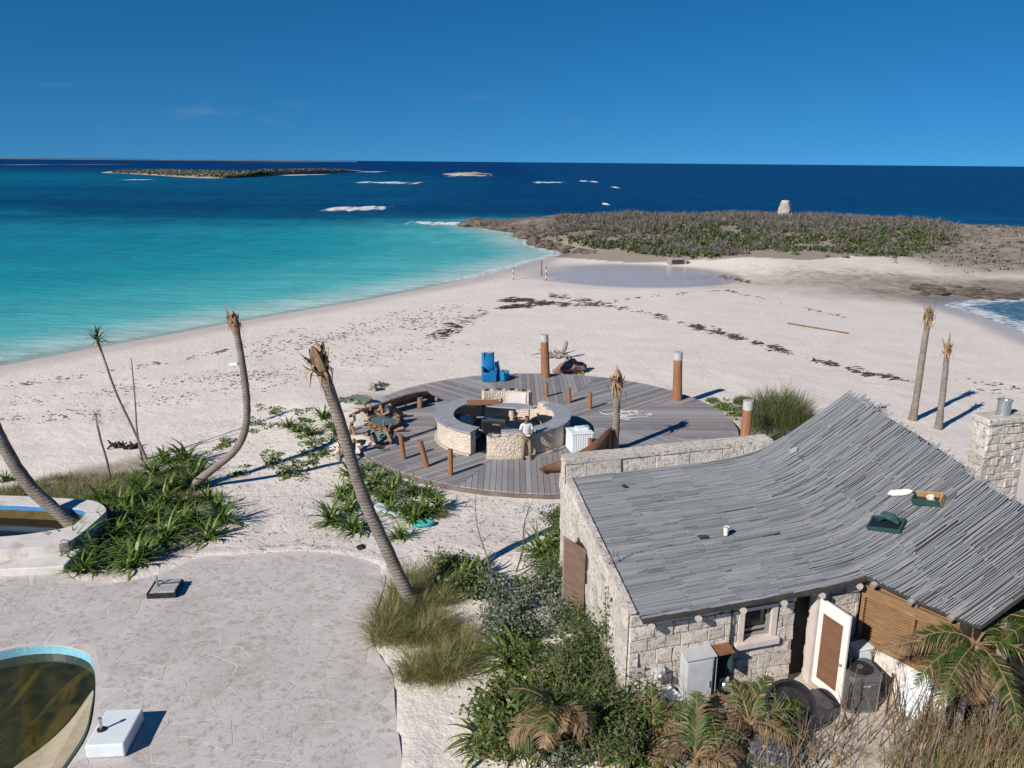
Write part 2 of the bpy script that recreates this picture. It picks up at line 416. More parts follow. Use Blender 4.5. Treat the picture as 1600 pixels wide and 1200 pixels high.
bedpoly = [(P(a, b, .2).x, P(a, b, .2).y) for a, b in [(-250, 770), (0, 745), (120, 722), (210, 705), (300, 715), (340, 790), (300, 860), (170, 905), (100, 880), (-250, 900)]]
bed = (1 - sstep(-.3, .9, np.where(inside(bedpoly, x, y), -1, 1) * dist(bedpoly, x, y))) * .85
yard = np.clip(sstep(1.2, 2.6, x) * (1 - sstep(14.5, 15.5, y - .3 * x)), 0, 1) * .45
pan = np.exp(-((x - P(1000, 432, SEA).x) / 19) ** 4 - ((y - P(1000, 432, SEA).y) / 20) ** 4) + sstep(30, 38, x) * (1 - sstep(88, 96, y)) * .8
for nm, v in (('wet', wet), ('pan', np.clip(pan, 0, 1)), ('rock', np.clip(rock, 0, 1)), ('flat', np.clip(brown_flat, 0, 1)), ('soil', np.clip(np.maximum(np.maximum(soil, bed), yard), 0, 1))): fattr(gme, nm, v)
m, t, out = nodes('sand')
v = geo_pos(t)
n1 = noise(t, v, .35, 5, .6); n2 = noise(t, v, 5.5, 6, .7); n3 = noise(t, v, 40, 3, .7)
col = mixc(t, ramp(t, n1, [(.3, 0), (.7, 1)]), (.60, .545, .50), (.67, .62, .575))
col = mixc(t, ramp(t, n2, [(.36, .35), (.5, 0)]), col, (.47, .40, .345))
col = mixc(t, ramp(t, n3, [(.66, 0), (.74, .35)]), col, (.26, .21, .17))
col = mixc(t, math_(t, 'MULTIPLY', attr(t, 'flat').outputs[2], ramp(t, noise(t, v, 1.1, 5, .7), [(.38, 0), (.6, 1)])), col, (.30, .205, .12))
col = mixc(t, math_(t, 'MULTIPLY', attr(t, 'soil').outputs[2], ramp(t, n2, [(.25, .55), (.6, 1)])), col, (.19, .145, .10))
yq_ = t.nodes.new('ShaderNodeSeparateXYZ'); t.links.new(v, yq_.inputs[0]); yp_ = math_(t, 'SUBTRACT', math_(t, 'DIVIDE', yq_.outputs[1], 1000.0), math_(t, 'MULTIPLY', yq_.outputs[0], .0012))
rc = mixc(t, ramp(t, noise(t, v, .9, 6, .7), [(.3, 0), (.65, 1)]), (.085, .07, .058), (.30, .26, .215))
rc = mixc(t, ramp(t, noise(t, v, .22, 4, .6), [(.55, 0), (.72, .6)]), rc, (.24, .135, .07))
rc = mixc(t, ramp(t, yp_, [(.142, 0), (.155, .75)]), rc, (.075, .06, .05))
col = mixc(t, math_(t, 'MULTIPLY', attr(t, 'rock').outputs[2], ramp(t, noise(t, v, .3, 5, .7), [(.3, .75), (.5, 1)])), col, rc)
wt = attr(t, 'wet').outputs[2]
col = mixc(t, math_(t, 'MULTIPLY', wt, .9), col, mixc(t, 1.0, col, (.70, .68, .69), 'MULTIPLY'))
rg = ramp(t, math_(t, 'MULTIPLY', wt, attr(t, 'pan').outputs[2]), [(0, .95), (.5, .5), (1, .18)])
hgt = math_(t, 'ADD', noise(t, v, 2.6, 5, .62), math_(t, 'MULTIPLY', noise(t, v, 9, 4, .6), .45))
bs = math_(t, 'SUBTRACT', 1.0, math_(t, 'MULTIPLY', wt, .93))
bn = N(t, 'ShaderNodeBump', Distance=.16); t.links.new(hgt, bn.inputs['Height']); t.links.new(math_(t, 'MULTIPLY', bs, .42), bn.inputs['Strength'])
finish(t, out, col, rg, bn.outputs[0], .3)
gme.materials.append(MAT['sand'])
tag(link('sand_ground', gme), 'pale pinkish sand of the beach and tombolo', kind='structure')

# ---- sea: colour follows the depth of the water
ys = np.concatenate([np.linspace(30, 60, 12), np.geomspace(61, 420, 230), np.geomspace(425, 60000, 190)])
sme, sv = fan('sea', ys, lambda y: 40 + y * .95, 260, lambda x, y: np.full(x.shape, SEA))
x, y, z = sv.T; d = -land_d(x, y)
def lin(r, g, b): return np.array([(c / 255 / 12.92) if c <= 10 else ((c / 255 + .055) / 1.055) ** 2.4 for c in (r, g, b)])
shal, turq, teal, deep, navy = lin(172, 196, 190), lin(38, 146, 156), lin(10, 94, 122), lin(5, 56, 98), lin(3, 36, 88)
def mixv(a, b, f): return a * (1 - f[:, None]) + b * f[:, None]
c = np.tile(shal, (len(x), 1))
c = mixv(c, lin(88, 176, 176), sstep(.3, 11, d))
c = mixv(c, turq, sstep(3, 38, d))
c = mixv(c, lin(30, 128, 146), sstep(26, 75, d))
yy = y + 85 * (fbm(x * .6, y, 70, 3, 3) - .5) + 30 * (fbm(x * .4, y, 18, 2, 6) - .5) - .16 * x - 8
f1 = sstep(140, 250, yy + .25 * np.clip(x + 60, -400, 0) * .3)
c = mixv(c, teal, f1 * .9)
right = sstep(-70, 20, x - 40 * (fbm(x, y, 40, 2, 5) - .5))
f2 = sstep(195, 290, yy + 45 * right) ; c = mixv(c, deep, f2 * (.75 + .25 * right))
streak = fbm(x * .22, y, 42, 4, 11); c = mixv(c, lin(5, 50, 88), sstep(.52, .68, streak) * sstep(150, 210, y) * .75)
bank = np.exp(-(((x + 430) / 240) ** 2 + ((y - 560) / 240) ** 2)) + .7 * np.exp(-(((x + 800) / 420) ** 2 + ((y - 1150) / 300) ** 2)); c = mixv(c, lin(10, 110, 136), np.clip(bank * (.7 + .6 * fbm(x, y, 90, 3, 2)), 0, .88))
c = mixv(c, navy, sstep(350, 1500, y + 300 * right))
east = sstep(6, 40, x) * sstep(0, 6, d) * sstep(90, 150, y); c = mixv(c, deep, east * .8)
inl = sstep(25, 34, x) * (1 - sstep(95, 110, y)); c = mixv(c, lin(48, 92, 122), inl * .9)
cattr(sme, 'water_colour', c)
fattr(sme, 'cover', sstep(-.6, 1.6, d) * .98 + .02)
fattr(sme, 'swash', np.clip((1 - sstep(.3, 2.6, np.abs(d - .6 + 1.6 * (fbm(x, y, 6, 2, 3) - .5)))), 0, 1) * (.35 + .65 * sstep(-14, -4, x)) * (1 - .6 * inl) + inl * .62 * (1 - sstep(4, 30, d)))
m, t, out = nodes('sea_water')
v = geo_pos(t)
wc = attr(t, 'water_colour').outputs[0]
pn = noise(t, geo_pos(t, (.02, .07, 1)), 1.0, 5, .65)
wc = mixc(t, ramp(t, pn, [(.38, .0), (.62, .3)]), wc, mixc(t, 1.0, wc, (.62, .72, .78), 'MULTIPLY'))
wv = noise(t, geo_pos(t, (.35, .9, 1)), 1.0, 4, .6); wv2 = noise(t, geo_pos(t, (.05, .16, 1)), 1.0, 4, .6)
wc = mixc(t, ramp(t, math_(t, 'ADD', math_(t, 'MULTIPLY', wv, .5), math_(t, 'MULTIPLY', wv2, .5)), [(.40, 0), (.60, .38)]), wc, mixc(t, 1.0, wc, (.5, .66, .74), 'MULTIPLY'))
wA = noise(t, geo_pos(t, (.28, .10, 1)), 1.0, 3, .6); wB = noise(t, geo_pos(t, (.06, .014, 1)), 1.0, 4, .65)
yz_ = t.nodes.new('ShaderNodeSeparateXYZ'); t.links.new(v, yz_.inputs[0]); fm0 = ramp(t, math_(t, 'DIVIDE', yz_.outputs[1], 1000.0), [(.10, .18), (.22, 1)])
wc = mixc(t, math_(t, 'MULTIPLY', fm0, ramp(t, wA, [(.42, .0), (.60, .6)])), wc, mixc(t, 1.0, wc, (.40, .55, .62), 'MULTIPLY')); wc = mixc(t, math_(t, 'MULTIPLY', fm0, ramp(t, wB, [(.42, .0), (.62, .5)])), wc, mixc(t, 1.0, wc, (1.5, 1.45, 1.35), 'MULTIPLY'))
fo = noise(t, v, 1.4, 5, .7)
sw = ramp(t, math_(t, 'MULTIPLY', attr(t, 'swash').outputs[2], fo), [(.33, 0), (.52, .85)])
yy_ = t.nodes.new('ShaderNodeSeparateXYZ'); t.links.new(v, yy_.inputs[0])
farm = ramp(t, math_(t, 'DIVIDE', yy_.outputs[1], 1000.0), [(.17, 0), (.3, 1)])
cap = math_(t, 'MULTIPLY', ramp(t, noise(t, geo_pos(t, (.05, .13, 1)), 1.0, 6, .72), [(.735, 0), (.77, 1)]), farm)
fm = math_(t, 'MAXIMUM', sw, math_(t, 'MULTIPLY', cap, .75))
wc = mixc(t, fm, wc, (.75, .78, .8))
b1 = bump(t, noise(t, geo_pos(t, (.5, 1.3, 1)), 1.0, 5, .6), .5, .25); b2 = bump(t, noise(t, geo_pos(t, (.09, .25, 1)), 1.0, 4, .6), .55, .9, b1)
p = N(t, 'ShaderNodeBsdfPrincipled', Roughness=.35, IOR=1.33); p.inputs['Specular IOR Level'].default_value = .06
t.links.new(wc, p.inputs['Base Color']); t.links.new(b2, p.inputs['Normal'])
tr = t.nodes.new('ShaderNodeBsdfTransparent'); mx = t.nodes.new('ShaderNodeMixShader')
t.links.new(math_(t, 'MAXIMUM', attr(t, 'cover').outputs[2], fm), mx.inputs[0]); t.links.new(tr.outputs[0], mx.inputs[1]); t.links.new(p.outputs[0], mx.inputs[2]); t.links.new(mx.outputs[0], out.inputs[0])
sme.materials.append(MAT['sea_water'])
tag(link('sea', sme), 'sea running from turquoise shallows to deep blue', kind='structure')

# ---- far island, islets, far coast
plain('island_rock', (.30, .25, .20), (.42, .36, .29), .12, kind='World', bdist=.4)
leafy('scrub_green', (.035, .055, .02), (.075, .095, .035), (.15, .13, .07), .15)
leafy('scrub_grey', (.095, .086, .074), (.20, .18, .16), (.14, .12, .09), .05)
def ridge_land(name, label, near, crest_h, depth, kind='structure', mat='island_rock', cols=4, seed=0):
    """a low strip of land: near shore points, crest heights and depth towards the back"""
    rows = [[], [], [], [], []]
    near = smooth3(near, cols); n = len(near)
    for i, p in enumerate(near):
        f = i / (n - 1); hh = np.interp(f, np.linspace(0, 1, len(crest_h)), crest_h); dp = np.interp(f, np.linspace(0, 1, len(depth)), depth)
        j = lambda k: float(vnoise(i * 1.3 + k * 7, k * 3.1 + seed, 1.0, seed)) - .5
        for k, (a, b) in enumerate(((-.12, -1.5), (0, .06), (.18, .6), (.5, 1.0), (1.0, -.8))):
            zz = SEA + (hh * b * (1 + .35 * j(k)) if b > 0 else b); rows[k].append(Vector((p.x, p.y + dp * a, zz)))
    vs = [p for r in rows for p in r]
    fs = [(k * n + i, k * n + i + 1, (k + 1) * n + i + 1, (k + 1) * n + i) for k in range(4) for i in range(n - 1)]
    mb = MB().add(vs, fs); o = mb.build(name, mat, smooth=True)
    tag(o, label, None, None, kind); return rows
isl_px = [(158, 270), (200, 271.5), (245, 274), (300, 277.5), (345, 278.5), (390, 276), (430, 274), (480, 272), (530, 269.5), (562, 268)]
isl = ridge_land('island_terrain', 'long low island lying off the beach', [P(a, b, SEA) for a, b in isl_px], [1.2, 2.5, 3.6, 3.6, 3.8, 4.2, 4.6, 4.2, 2.8, 1.0], [40, 70, 100, 120, 130, 120, 110, 90, 60, 30], seed=3)
ridge_land('islet_terrain', 'small rocky islet far offshore', [P(a, b, SEA) for a, b in [(692, 272.5), (715, 273.5), (740, 274), (768, 273)]], [.5, 2.2, 3, .6], [20, 30, 30, 20], seed=5)
plain('far_land', (.07, .12, .17), (.12, .17, .21), .004, kind='World', bmp=0)
ridge_land('coast_terrain', 'faint strip of land on the horizon', [Vector((a, b, SEA)) for a, b in [(-6500, 7000), (-5000, 7400), (-3600, 7600), (-2600, 7900), (-1500, 8200)]], [9, 14, 8, 15, 6], [400, 500, 500, 400, 200], mat='far_land', cols=10, seed=9)

def tuft_into(mb, c, r, h, n, lw, rng, mi=0):
    """a low shrub as loose leaf-sized faces through a dome"""
    for _ in range(n):
        a = rng.uniform(0, 6.283); u = math.sqrt(rng.random()); q = Vector((math.cos(a) * u * r, math.sin(a) * u * r, h * (1 - .75 * u * u) * rng.uniform(.25, 1.0))) + c
        d1 = Vector((rng.gauss(0, 1), rng.gauss(0, 1), rng.gauss(.4, .8))).normalized(); d2 = d1.cross(Vector((rng.gauss(0, 1), rng.gauss(0, 1), rng.gauss(0, 1)))).normalized()
        l = lw * rng.uniform(.7, 1.5)
        mb.add([q - d2 * l * .35, q + d1 * l * .5 - d2 * .05 * l, q + d2 * l * .35 + d1 * .1 * l, q - d1 * l * .5], [(0, 1, 2, 3)], mi)
def twigs_into(mb, c, r, h, n, wd, rng, mi=0):
    for _ in range(n):
        a = rng.uniform(0, 6.283); tip = Vector((math.cos(a) * r * rng.uniform(.3, 1), math.sin(a) * r * rng.uniform(.3, 1), h * rng.uniform(.5, 1.05))) + c
        s = Vector((-math.sin(a), math.cos(a), 0)) * wd; b0 = c + Vector((rng.uniform(-.2, .2) * r, rng.uniform(-.2, .2) * r, 0)); mid = (b0 + tip) / 2 + Vector((0, 0, h * .12))
        mb.add([b0 - s, b0 + s, mid + s * .8, mid - s * .8, tip], [(0, 1, 2, 3), (3, 2, 4)], mi)
rng = random.Random(3)
mb = MB()
for i in range(2600):
    k = rng.uniform(.25, 3.0); i0 = rng.uniform(2, len(isl[0]) - 5); a = int(i0); b = int(k); u, v_ = i0 - a, k - b
    p = (isl[b][a] * (1 - u) + isl[b][a + 1] * u) * (1 - v_) + (isl[b + 1][a] * (1 - u) + isl[b + 1][a + 1] * u) * v_
    f = i0 / len(isl[0])
    if k < 1.15 + 2.4 * max(0, f - .42) + .35 * rng.random(): continue
    tuft_into(mb, p + Vector((0, 0, -.3)), 4.4, 1.5, 13, 1.2, rng, 0 if rng.random() < .6 else 1)
tag(mb.build('island_scrub', ['scrub_green', 'scrub_grey']), 'dark scrub covering the long island', kind='stuff')

# headland scrub: grey leafless brush and green patches
hp = headpoly; xs = [p[0] for p in hp]; ysn = [p[1] for p in hp]
green_c = [(P(1330, 372, 1.5), 13), (P(1420, 372, 1.2), 11), (P(1250, 366, 1.5), 9), (P(930, 372, 1.2), 11), (P(1000, 382, .8), 8), (P(1140, 362, 1.7), 12), (P(1270, 392, .6), 6), (P(880, 375, .8), 8), (P(1100, 388, .8), 5)]
mb = MB(); cnt = 0
cand = np.array([(rng.uniform(min(xs), max(xs)), rng.uniform(min(ysn), max(ysn) + 6)) for _ in range(9000)]); pat = fbm(cand[:, 0], cand[:, 1], 7, 3, 13)
din = np.where(inside(hp, cand[:, 0], cand[:, 1]), -1, 1) * dist(hp, cand[:, 0], cand[:, 1]); hh = height(cand[:, 0], cand[:, 1])
for (x, y), dd, h0, pk in zip(cand, din, hh, pat):
    if pk < .30 + .1 * rng.random(): continue
    if dd > rng.uniform(-3, 1.2) or h0 < -.6: continue
    if (x - 54.6) ** 2 + (y - 168) ** 2 < 16: continue
    c = Vector((x, y, h0 - .05)); g = max(math.exp(-((x - q.x) ** 2 + (y - q.y) ** 2 * .6) / (r * r)) for q, r in green_c) + .12 * rng.random()
    s = rng.uniform(.5, 1.1) * (.75 + 1.5 * max(0, pk - .3))
    if rng.random() < g * .75: tuft_into(mb, c, .85 * s, .75 * s, 15, .42, rng, 0 if rng.random() < .75 else 2)
    else:
        twigs_into(mb, c, .95 * s, 1.05 * s, 18, .032, rng, 1); tuft_into(mb, c, .8 * s, .6 * s, 5, .28, rng, 1)
leafy('scrub_bright', (.06, .095, .022), (.10, .14, .035), (.15, .15, .06), .2)
tag(mb.build('headland_scrub', ['scrub_green', 'scrub_grey', 'scrub_bright']), 'grey leafless brush with green patches on the headland', kind='stuff')

# low weeds over the rocky flat behind the inlet
mb = MB()
cand = np.array([(rng.uniform(45, 100), rng.uniform(84, 150)) for _ in range(3500)])
rk = sstep(96, 112, cand[:, 1]) * sstep(48, 66, cand[:, 0]); hh = height(cand[:, 0], cand[:, 1]); dd = land_d(cand[:, 0], cand[:, 1])
for (x, y), k, h0, d0 in zip(cand, rk, hh, dd):
    if rng.random() > k * .6 or d0 < 7: continue
    tuft_into(mb, Vector((x, y, h0 - .03)), .6, .3, 6, .3, rng, rng.choice((0, 1, 1)))
tag(mb.build('rock_flat_weeds', ['scrub_green', 'scrub_grey']), 'thin weeds spread over the grey rock flat', kind='stuff')

# dark rocks at the water's edge of the headland
plain('shore_rock', (.045, .036, .03), (.19, .155, .125), 1.1, .9, .8, .2, kind='World')
def rock_into(mb, c, sx, sy, sz, rng, n=2):
    b = bmesh.new(); bmesh.ops.create_icosphere(b, subdivisions=n, radius=1); o = Vector((rng.uniform(0, 99), rng.uniform(0, 99), rng.uniform(0, 99))); rz = rng.uniform(0, 6.28)
    for q in b.verts:
        f = 1 + .55 * mnoise.noise(q.co * 1.1 + o) + .3 * mnoise.noise(q.co * 2.7 + o)
        p = Matrix.Rotation(rz, 3, 'Z') @ Vector((q.co.x * sx * f, q.co.y * sy * f, q.co.z * sz * f)); q.co = p + c
    b.verts.index_update(); mb.add([q.co for q in b.verts], [[q.index for q in f.verts] for f in b.faces]); b.free()
edge = [P(a, b, -1.1) for a, b in [(742, 351), (765, 354), (790, 357), (812, 362), (826, 370), (834, 380), (850, 387), (875, 392), (905, 397), (940, 399)]]
edge = smooth3(edge, 8)
for i in range(46):
    p = edge[int(i / 46 * len(edge))]
    o_ = MB(); s = rng.uniform(.5, 1.5) * (1.7 if i < 22 else .8)
    rock_into(o_, Vector((0, 0, 0)), s * 1.3, s, s * .55, rng, 2)
    q = o_.build('shore_rock', 'shore_rock', smooth=False)
    place(q, (p.x + rng.uniform(-1.5, 2.5), p.y + rng.uniform(-1, 4), SEA + .15 + s * .1))
    tag(q, 'dark wave-worn rock along the waterline of the headland', 'rock', 'dark rocks along the headland shore')
# rocks round the inlet
for i in range(26):
    f = i / 26; a = P(1440 + 190 * f + rng.uniform(-20, 20), 452 + 8 * f + rng.uniform(-6, 6), -1.0)
    o_ = MB(); s = rng.uniform(.35, .95); rock_into(o_, Vector((0, 0, 0)), s * 1.8, s * 1.1, s * .35, rng, 2)
    q = o_.build('inlet_rock', 'shore_rock'); place(q, (a.x, a.y, max(hz(a.x, a.y), SEA) + .03))
    tag(q, 'flat brown rock at the edge of the inlet', 'rock', 'flat rocks beside the inlet surf')

# breaking waves
m, t, out = nodes('foam')
v = geo_pos(t, (.5, 1.0, 1)); p = N(t, 'ShaderNodeBsdfDiffuse'); p.inputs[0].default_value = (.86, .88, .9, 1); tr = t.nodes.new('ShaderNodeBsdfTransparent'); mx = t.nodes.new('ShaderNodeMixShader')
k_ = math_(t, 'MULTIPLY', ramp(t, noise(t, v, .9, 6, .75), [(.36, 0), (.56, .95)]), ramp(t, attr(t, 'strength').outputs[2], [(.28, 0), (.55, 1)]))
t.links.new(k_, mx.inputs[0]); t.links.new(tr.outputs[0], mx.inputs[1]); t.links.new(p.outputs[0], mx.inputs[2]); t.links.new(mx.outputs[0], out.inputs[0])
def foam(label, px, py, wpx, hpx, rows=3, tilt=0.0, lift=.4, seed=1, thr=.42):
    a, b = P(px - wpx / 2, py + tilt * wpx / 2, SEA), P(px + wpx / 2, py - tilt * wpx / 2, SEA)
    far = P(px, py - hpx, SEA); dep = max(far.y - P(px, py, SEA).y, .8); n = 90; m_ = 14; mb = MB(); vs = []; keep = []
    for j in range(m_ + 1):
        for i in range(n + 1):
            f, g = i / n, j / m_; p = a.lerp(b, f); xx, yy = p.x, p.y + dep * (g - .5) * (.5 + .9 * float(vnoise(f * 6, seed, 1.0, seed)))
            k = float(fbm(f * 26 + seed * 5, g * 4 + seed, 1.6, 4, seed)); env = math.sin(math.pi * f) ** .5 * (1 - abs(2 * g - 1) ** 2)
            vs.append((xx, yy, SEA + .03 + min(lift, .3) * env * k)); keep.append(k * (.45 + .75 * env))
    fs = [(j * (n + 1) + i, j * (n + 1) + i + 1, (j + 1) * (n + 1) + i + 1, (j + 1) * (n + 1) + i) for j in range(m_) for i in range(n) ]
    o = tag(mb.add(vs, fs).build('wave_foam', 'foam', smooth=True), label, kind='stuff'); fattr(o.data, 'strength', np.array(keep) * .42 / thr)
for i, (a, b, c_, d_, tl, lf, th) in enumerate([(558, 326, 100, 7, .015, .9, .33), (608, 285.5, 100, 3.2, -.02, 1.0, .40), (700, 350, 130, 6, -.03, .6, .44), (440, 274, 150, 2.2, .02, .8, .42), (856, 285, 56, 2, .0, .7, .40), (578, 268.5, 36, 1.6, 0, .8, .38), (735, 274.6, 70, 1.4, 0, .8, .42), (946, 319, 10, 3, 0, .6, .3), (912, 283, 12, 2, 0, .5, .3), (928, 284, 10, 2, 0, .5, .3), (962, 293, 7, 2, 0, .5, .3), (148, 257, 22, 1.3, 0, .8, .35), (38, 257.5, 44, 1.2, 0, .8, .38), (450, 253.5, 40, .9, 0, .8, .35), (215, 281, 40, 1.6, 0, .5, .42)]):
    foam('white foam of a breaking wave', a, b, c_, d_, tilt=tl, lift=lf, seed=i + 2, thr=th)

# ================================================================== TERRACE AND POOLS
m, t, out = nodes('terrace_stone')
v = geo_pos(t); n1 = noise(t, v, .55, 5, .6); n2 = noise(t, v, 6, 6, .72); n3 = noise(t, v, 22, 4, .7)
col = mixc(t, ramp(t, n1, [(.3, 0), (.7, 1)]), (.43, .40, .385), (.53, .50, .485))
g = t.nodes.new('ShaderNodeNewGeometry'); oi = t.nodes.new('ShaderNodeObjectInfo')
col = mixc(t, 1.0, col, ramp(t, math_(t, 'FRACT', math_(t, 'ADD', g.outputs['Random Per Island'], oi.outputs['Random'])), [(0, .95), (1, 1.03)]), 'MULTIPLY')
col = mixc(t, ramp(t, n2, [(.36, .8), (.48, 0)]), col, (.28, .255, .24))
col = mixc(t, ramp(t, n3, [(.61, 0), (.72, .55)]), col, (.20, .165, .14))
col = mixc(t, ramp(t, noise(t, v, 1.3, 5, .75), [(.56, 0), (.64, .7)]), col, (.33, .285, .25))
col = mixc(t, ramp(t, noise(t, v, 2.8, 6, .75), [(.57, 0), (.63, .6)]), col, (.36, .315, .28))
finish(t, out, col, .9, bump(t, math_(t, 'ADD', n2, math_(t, 'MULTIPLY', n3, .5)), .5, .025), .25)
plain('terrace_joint', (.46, .43, .415), (.55, .52, .50), 5, .95, .5, .015, kind='World', dirt=((.33, .28, .24), .58, .7))
def slab_ring(poly, hole, z0, z1, name, mat, parent=None):
    """a slab with a hole: filled by triangulation"""
    b = bmesh.new(); es = []
    for lp in (poly, hole):
        if not lp: continue
        vs = [b.verts.new((p[0], p[1], z1)) for p in lp]; es += [b.edges.new((vs[i], vs[(i + 1) % len(vs)])) for i in range(len(vs))]
    bmesh.ops.triangle_fill(b, use_beauty=True, use_dissolve=False, edges=es)
    r = bmesh.ops.extrude_face_region(b, geom=list(b.faces)); bmesh.ops.translate(b, verts=[q for q in r['geom'] if isinstance(q, bmesh.types.BMVert)], vec=(0, 0, z0 - z1))
    bmesh.ops.recalc_face_normals(b, faces=b.faces); me = bpy.data.meshes.new(name); b.to_mesh(me); b.free(); me.materials.append(MAT[mat])
    return link(name, me, parent)
terrace = tag(slab_ring(smooth_poly(TERR[:-2], 3, False) + [Vector(q) for q in TERR[-2:]], POOL, TZ - .14, TZ - .004, 'terrace_pavement', 'terrace_joint'), 'weathered pale pool terrace of irregular flagstones', kind='structure')
# irregular flagstones, each its own piece
rs = random.Random(21); seeds = []
x0, x1, y0, y1 = -15.5, -1.6, 13.0, 24.5
gs = .70
for j in range(int((y1 - y0) / gs)):
    for i in range(int((x1 - x0) / gs)):
        seeds.append((x0 + (i + .5 + rs.uniform(-.42, .42)) * gs, y0 + (j + .5 + rs.uniform(-.42, .42)) * gs))
sa = np.array(seeds); okk = inside(TERR, sa[:, 0], sa[:, 1]) & ~inside(POOL, sa[:, 0], sa[:, 1])
stones = []
for k, s in enumerate(seeds):
    if not okk[k]: continue
    poly = [(s[0] - 1, s[1] - 1), (s[0] + 1, s[1] - 1), (s[0] + 1, s[1] + 1), (s[0] - 1, s[1] + 1)]
    dd = np.hypot(sa[:, 0] - s[0], sa[:, 1] - s[1])
    for q in np.argsort(dd)[1:18]:
        nx, ny = sa[q] - sa[k]; ln = math.hypot(nx, ny); nx /= ln; ny /= ln
        poly = clip_convex(poly, nx, ny, nx * (s[0] + sa[q][0]) / 2 + ny * (s[1] + sa[q][1]) / 2 - .011)
        if len(poly) < 3: break
    if len(poly) < 3: continue
    # keep each stone inside the outline
    out_ = []
    for p in poly:
        a, b = np.array(s), np.array(p); f = 1.0
        while f > .15:
            c_ = a + (b - a) * f
            if inside(TERR, c_[0], c_[1]) and not inside(POOL, c_[0], c_[1]) and dist(TERR, c_[0], c_[1]) > .05 and dist(POOL, c_[0], c_[1]) > .10: break
            f -= .12
        c_ = a + (b - a) * f; out_.append((c_[0] + rs.uniform(-.02, .02), c_[1] + rs.uniform(-.02, .02)))
    stones.append((math.hypot(s[0], s[1]), s, out_))
stones.sort(key=lambda q: q[0])
rest = MB()
for i, (_, s, poly) in enumerate(stones):
    zt = TZ + rs.uniform(-.002, .002)
    if i < 300:
        mb = MB().prism([(p[0] - s[0], p[1] - s[1]) for p in poly], -.035, 0, bottom=False)
        o = mb.build('flagstone', 'terrace_stone', terrace); o.location = (s[0], s[1], zt)
    else: rest.prism(poly, zt - .035, zt, bottom=False)
if rest.v: tag(rest.build('flagstone_remainder', 'terrace_stone', terrace), kind='stuff')

# ---- lower pool: murky green water, pale blue tile line, sandy ledge
pool = thing('swimming_pool', 'free-form pool of murky olive water with pale blue tile line, set in the terrace', 'pool', (-10.5, 15.5, TZ))
plain('tile_pale', (.16, .42, .55), (.26, .52, .63), 9, .35, .2, .005, kind='World', dirt=((.30, .36, .36), .6, .6))
plain('coping', (.45, .40, .37), (.58, .53, .50), 8, .85, .4, .01, kind='World')
wz = TZ - .24; n = len(POOL)
tb = MB(); fb = MB()
cen = Vector((sum(p[0] for p in POOL) / n, sum(p[1] for p in POOL) / n))
inn = [(p[0] + (cen.x - p[0]) * .0015, p[1] + (cen.y - p[1]) * .0015) for p in POOL]
for i in range(n):
    a, b = inn[i], inn[(i + 1) % n]
    tb.add([(a[0], a[1], TZ - .03), (b[0], b[1], TZ - .03), (b[0], b[1], wz - .02), (a[0], a[1], wz - .02)], [(0, 1, 2, 3)])
    fb.add([(a[0], a[1], wz - .02), (b[0], b[1], wz - .02), (b[0], b[1], -1.5), (a[0], a[1], -1.5)], [(0, 1, 2, 3)])
tb.build('tile_line', 'tile_pale', pool)
plain('pool_shell', (.22, .20, .10), (.34, .30, .17), 3, .9, kind='World')
fb.build('basin_wall', 'pool_shell', pool)
m, t, out = nodes('murky_water')
v = geo_pos(t); n1 = noise(t, v, 1.6, 6, .7, .6); n2 = noise(t, geo_pos(t, (1.5, .45, 1)), .9, 5, .6, 1.0)
col = mixc(t, ramp(t, n1, [(.35, 0), (.68, 1)]), (.012, .016, .004), (.052, .047, .008)); col = mixc(t, ramp(t, n2, [(.56, 0), (.66, .8)]), col, (.105, .078, .012))
finish(t, out, col, .08, bump(t, noise(t, v, 3, 3, .5), .1, .01), .5)
b = bmesh.new(); vs = [b.verts.new((p[0], p[1], wz)) for p in inn]; b.faces.new(vs); bmesh.ops.triangulate(b, faces=b.faces); bmesh.ops.recalc_face_normals(b, faces=b.faces)
for f in b.faces:
    if f.normal.z < 0: f.normal_flip()
me = bpy.data.meshes.new('pool_water'); b.to_mesh(me); b.free(); me.materials.append(MAT['murky_water']); link('pool_water', me, pool)
plain('pool_ledge', (.36, .30, .205), (.44, .375, .27), 5, .85, .3, .01, kind='World', dirt=((.26, .21, .12), .62, .6))
lp = [P(a, b, wz) for a, b in [(147, 1086), (143, 1112), (133, 1152), (101, 1202), (58, 1262), (-10, 1340), (-110, 1340), (-40, 1260), (20, 1202), (62, 1172), (108, 1133), (136, 1098)]]
lp = smooth_poly(lp, 3)
lm = MB(); cc = [wz - .1, wz + .05]
lm.prism([(p.x, p.y) for p in lp], wz - .3, lambda x, y: wz + .02 + .10 * float(sstep(0, 1, 1 - dist(POOL, x, y) / .9))); lm.build('shallow_ledge', 'pool_ledge', pool)
sub = MB()
for off in (.35, .85):
    q = [P(a - off * 58, b - off * 34, wz - .004) for a, b in [(128, 1098), (100, 1128), (62, 1166), (20, 1200), (-30, 1250)]]
    for a, b_ in zip(q[:-1], q[1:]): sub.beam(a + Vector((0, 0, -.012)), b_ + Vector((0, 0, -.012)), .07, .03)
plain('algae_step', (.13, .10, .02), (.19, .145, .03), 4, .5, kind='World'); sub.build('sunken_step', 'algae_step', pool)

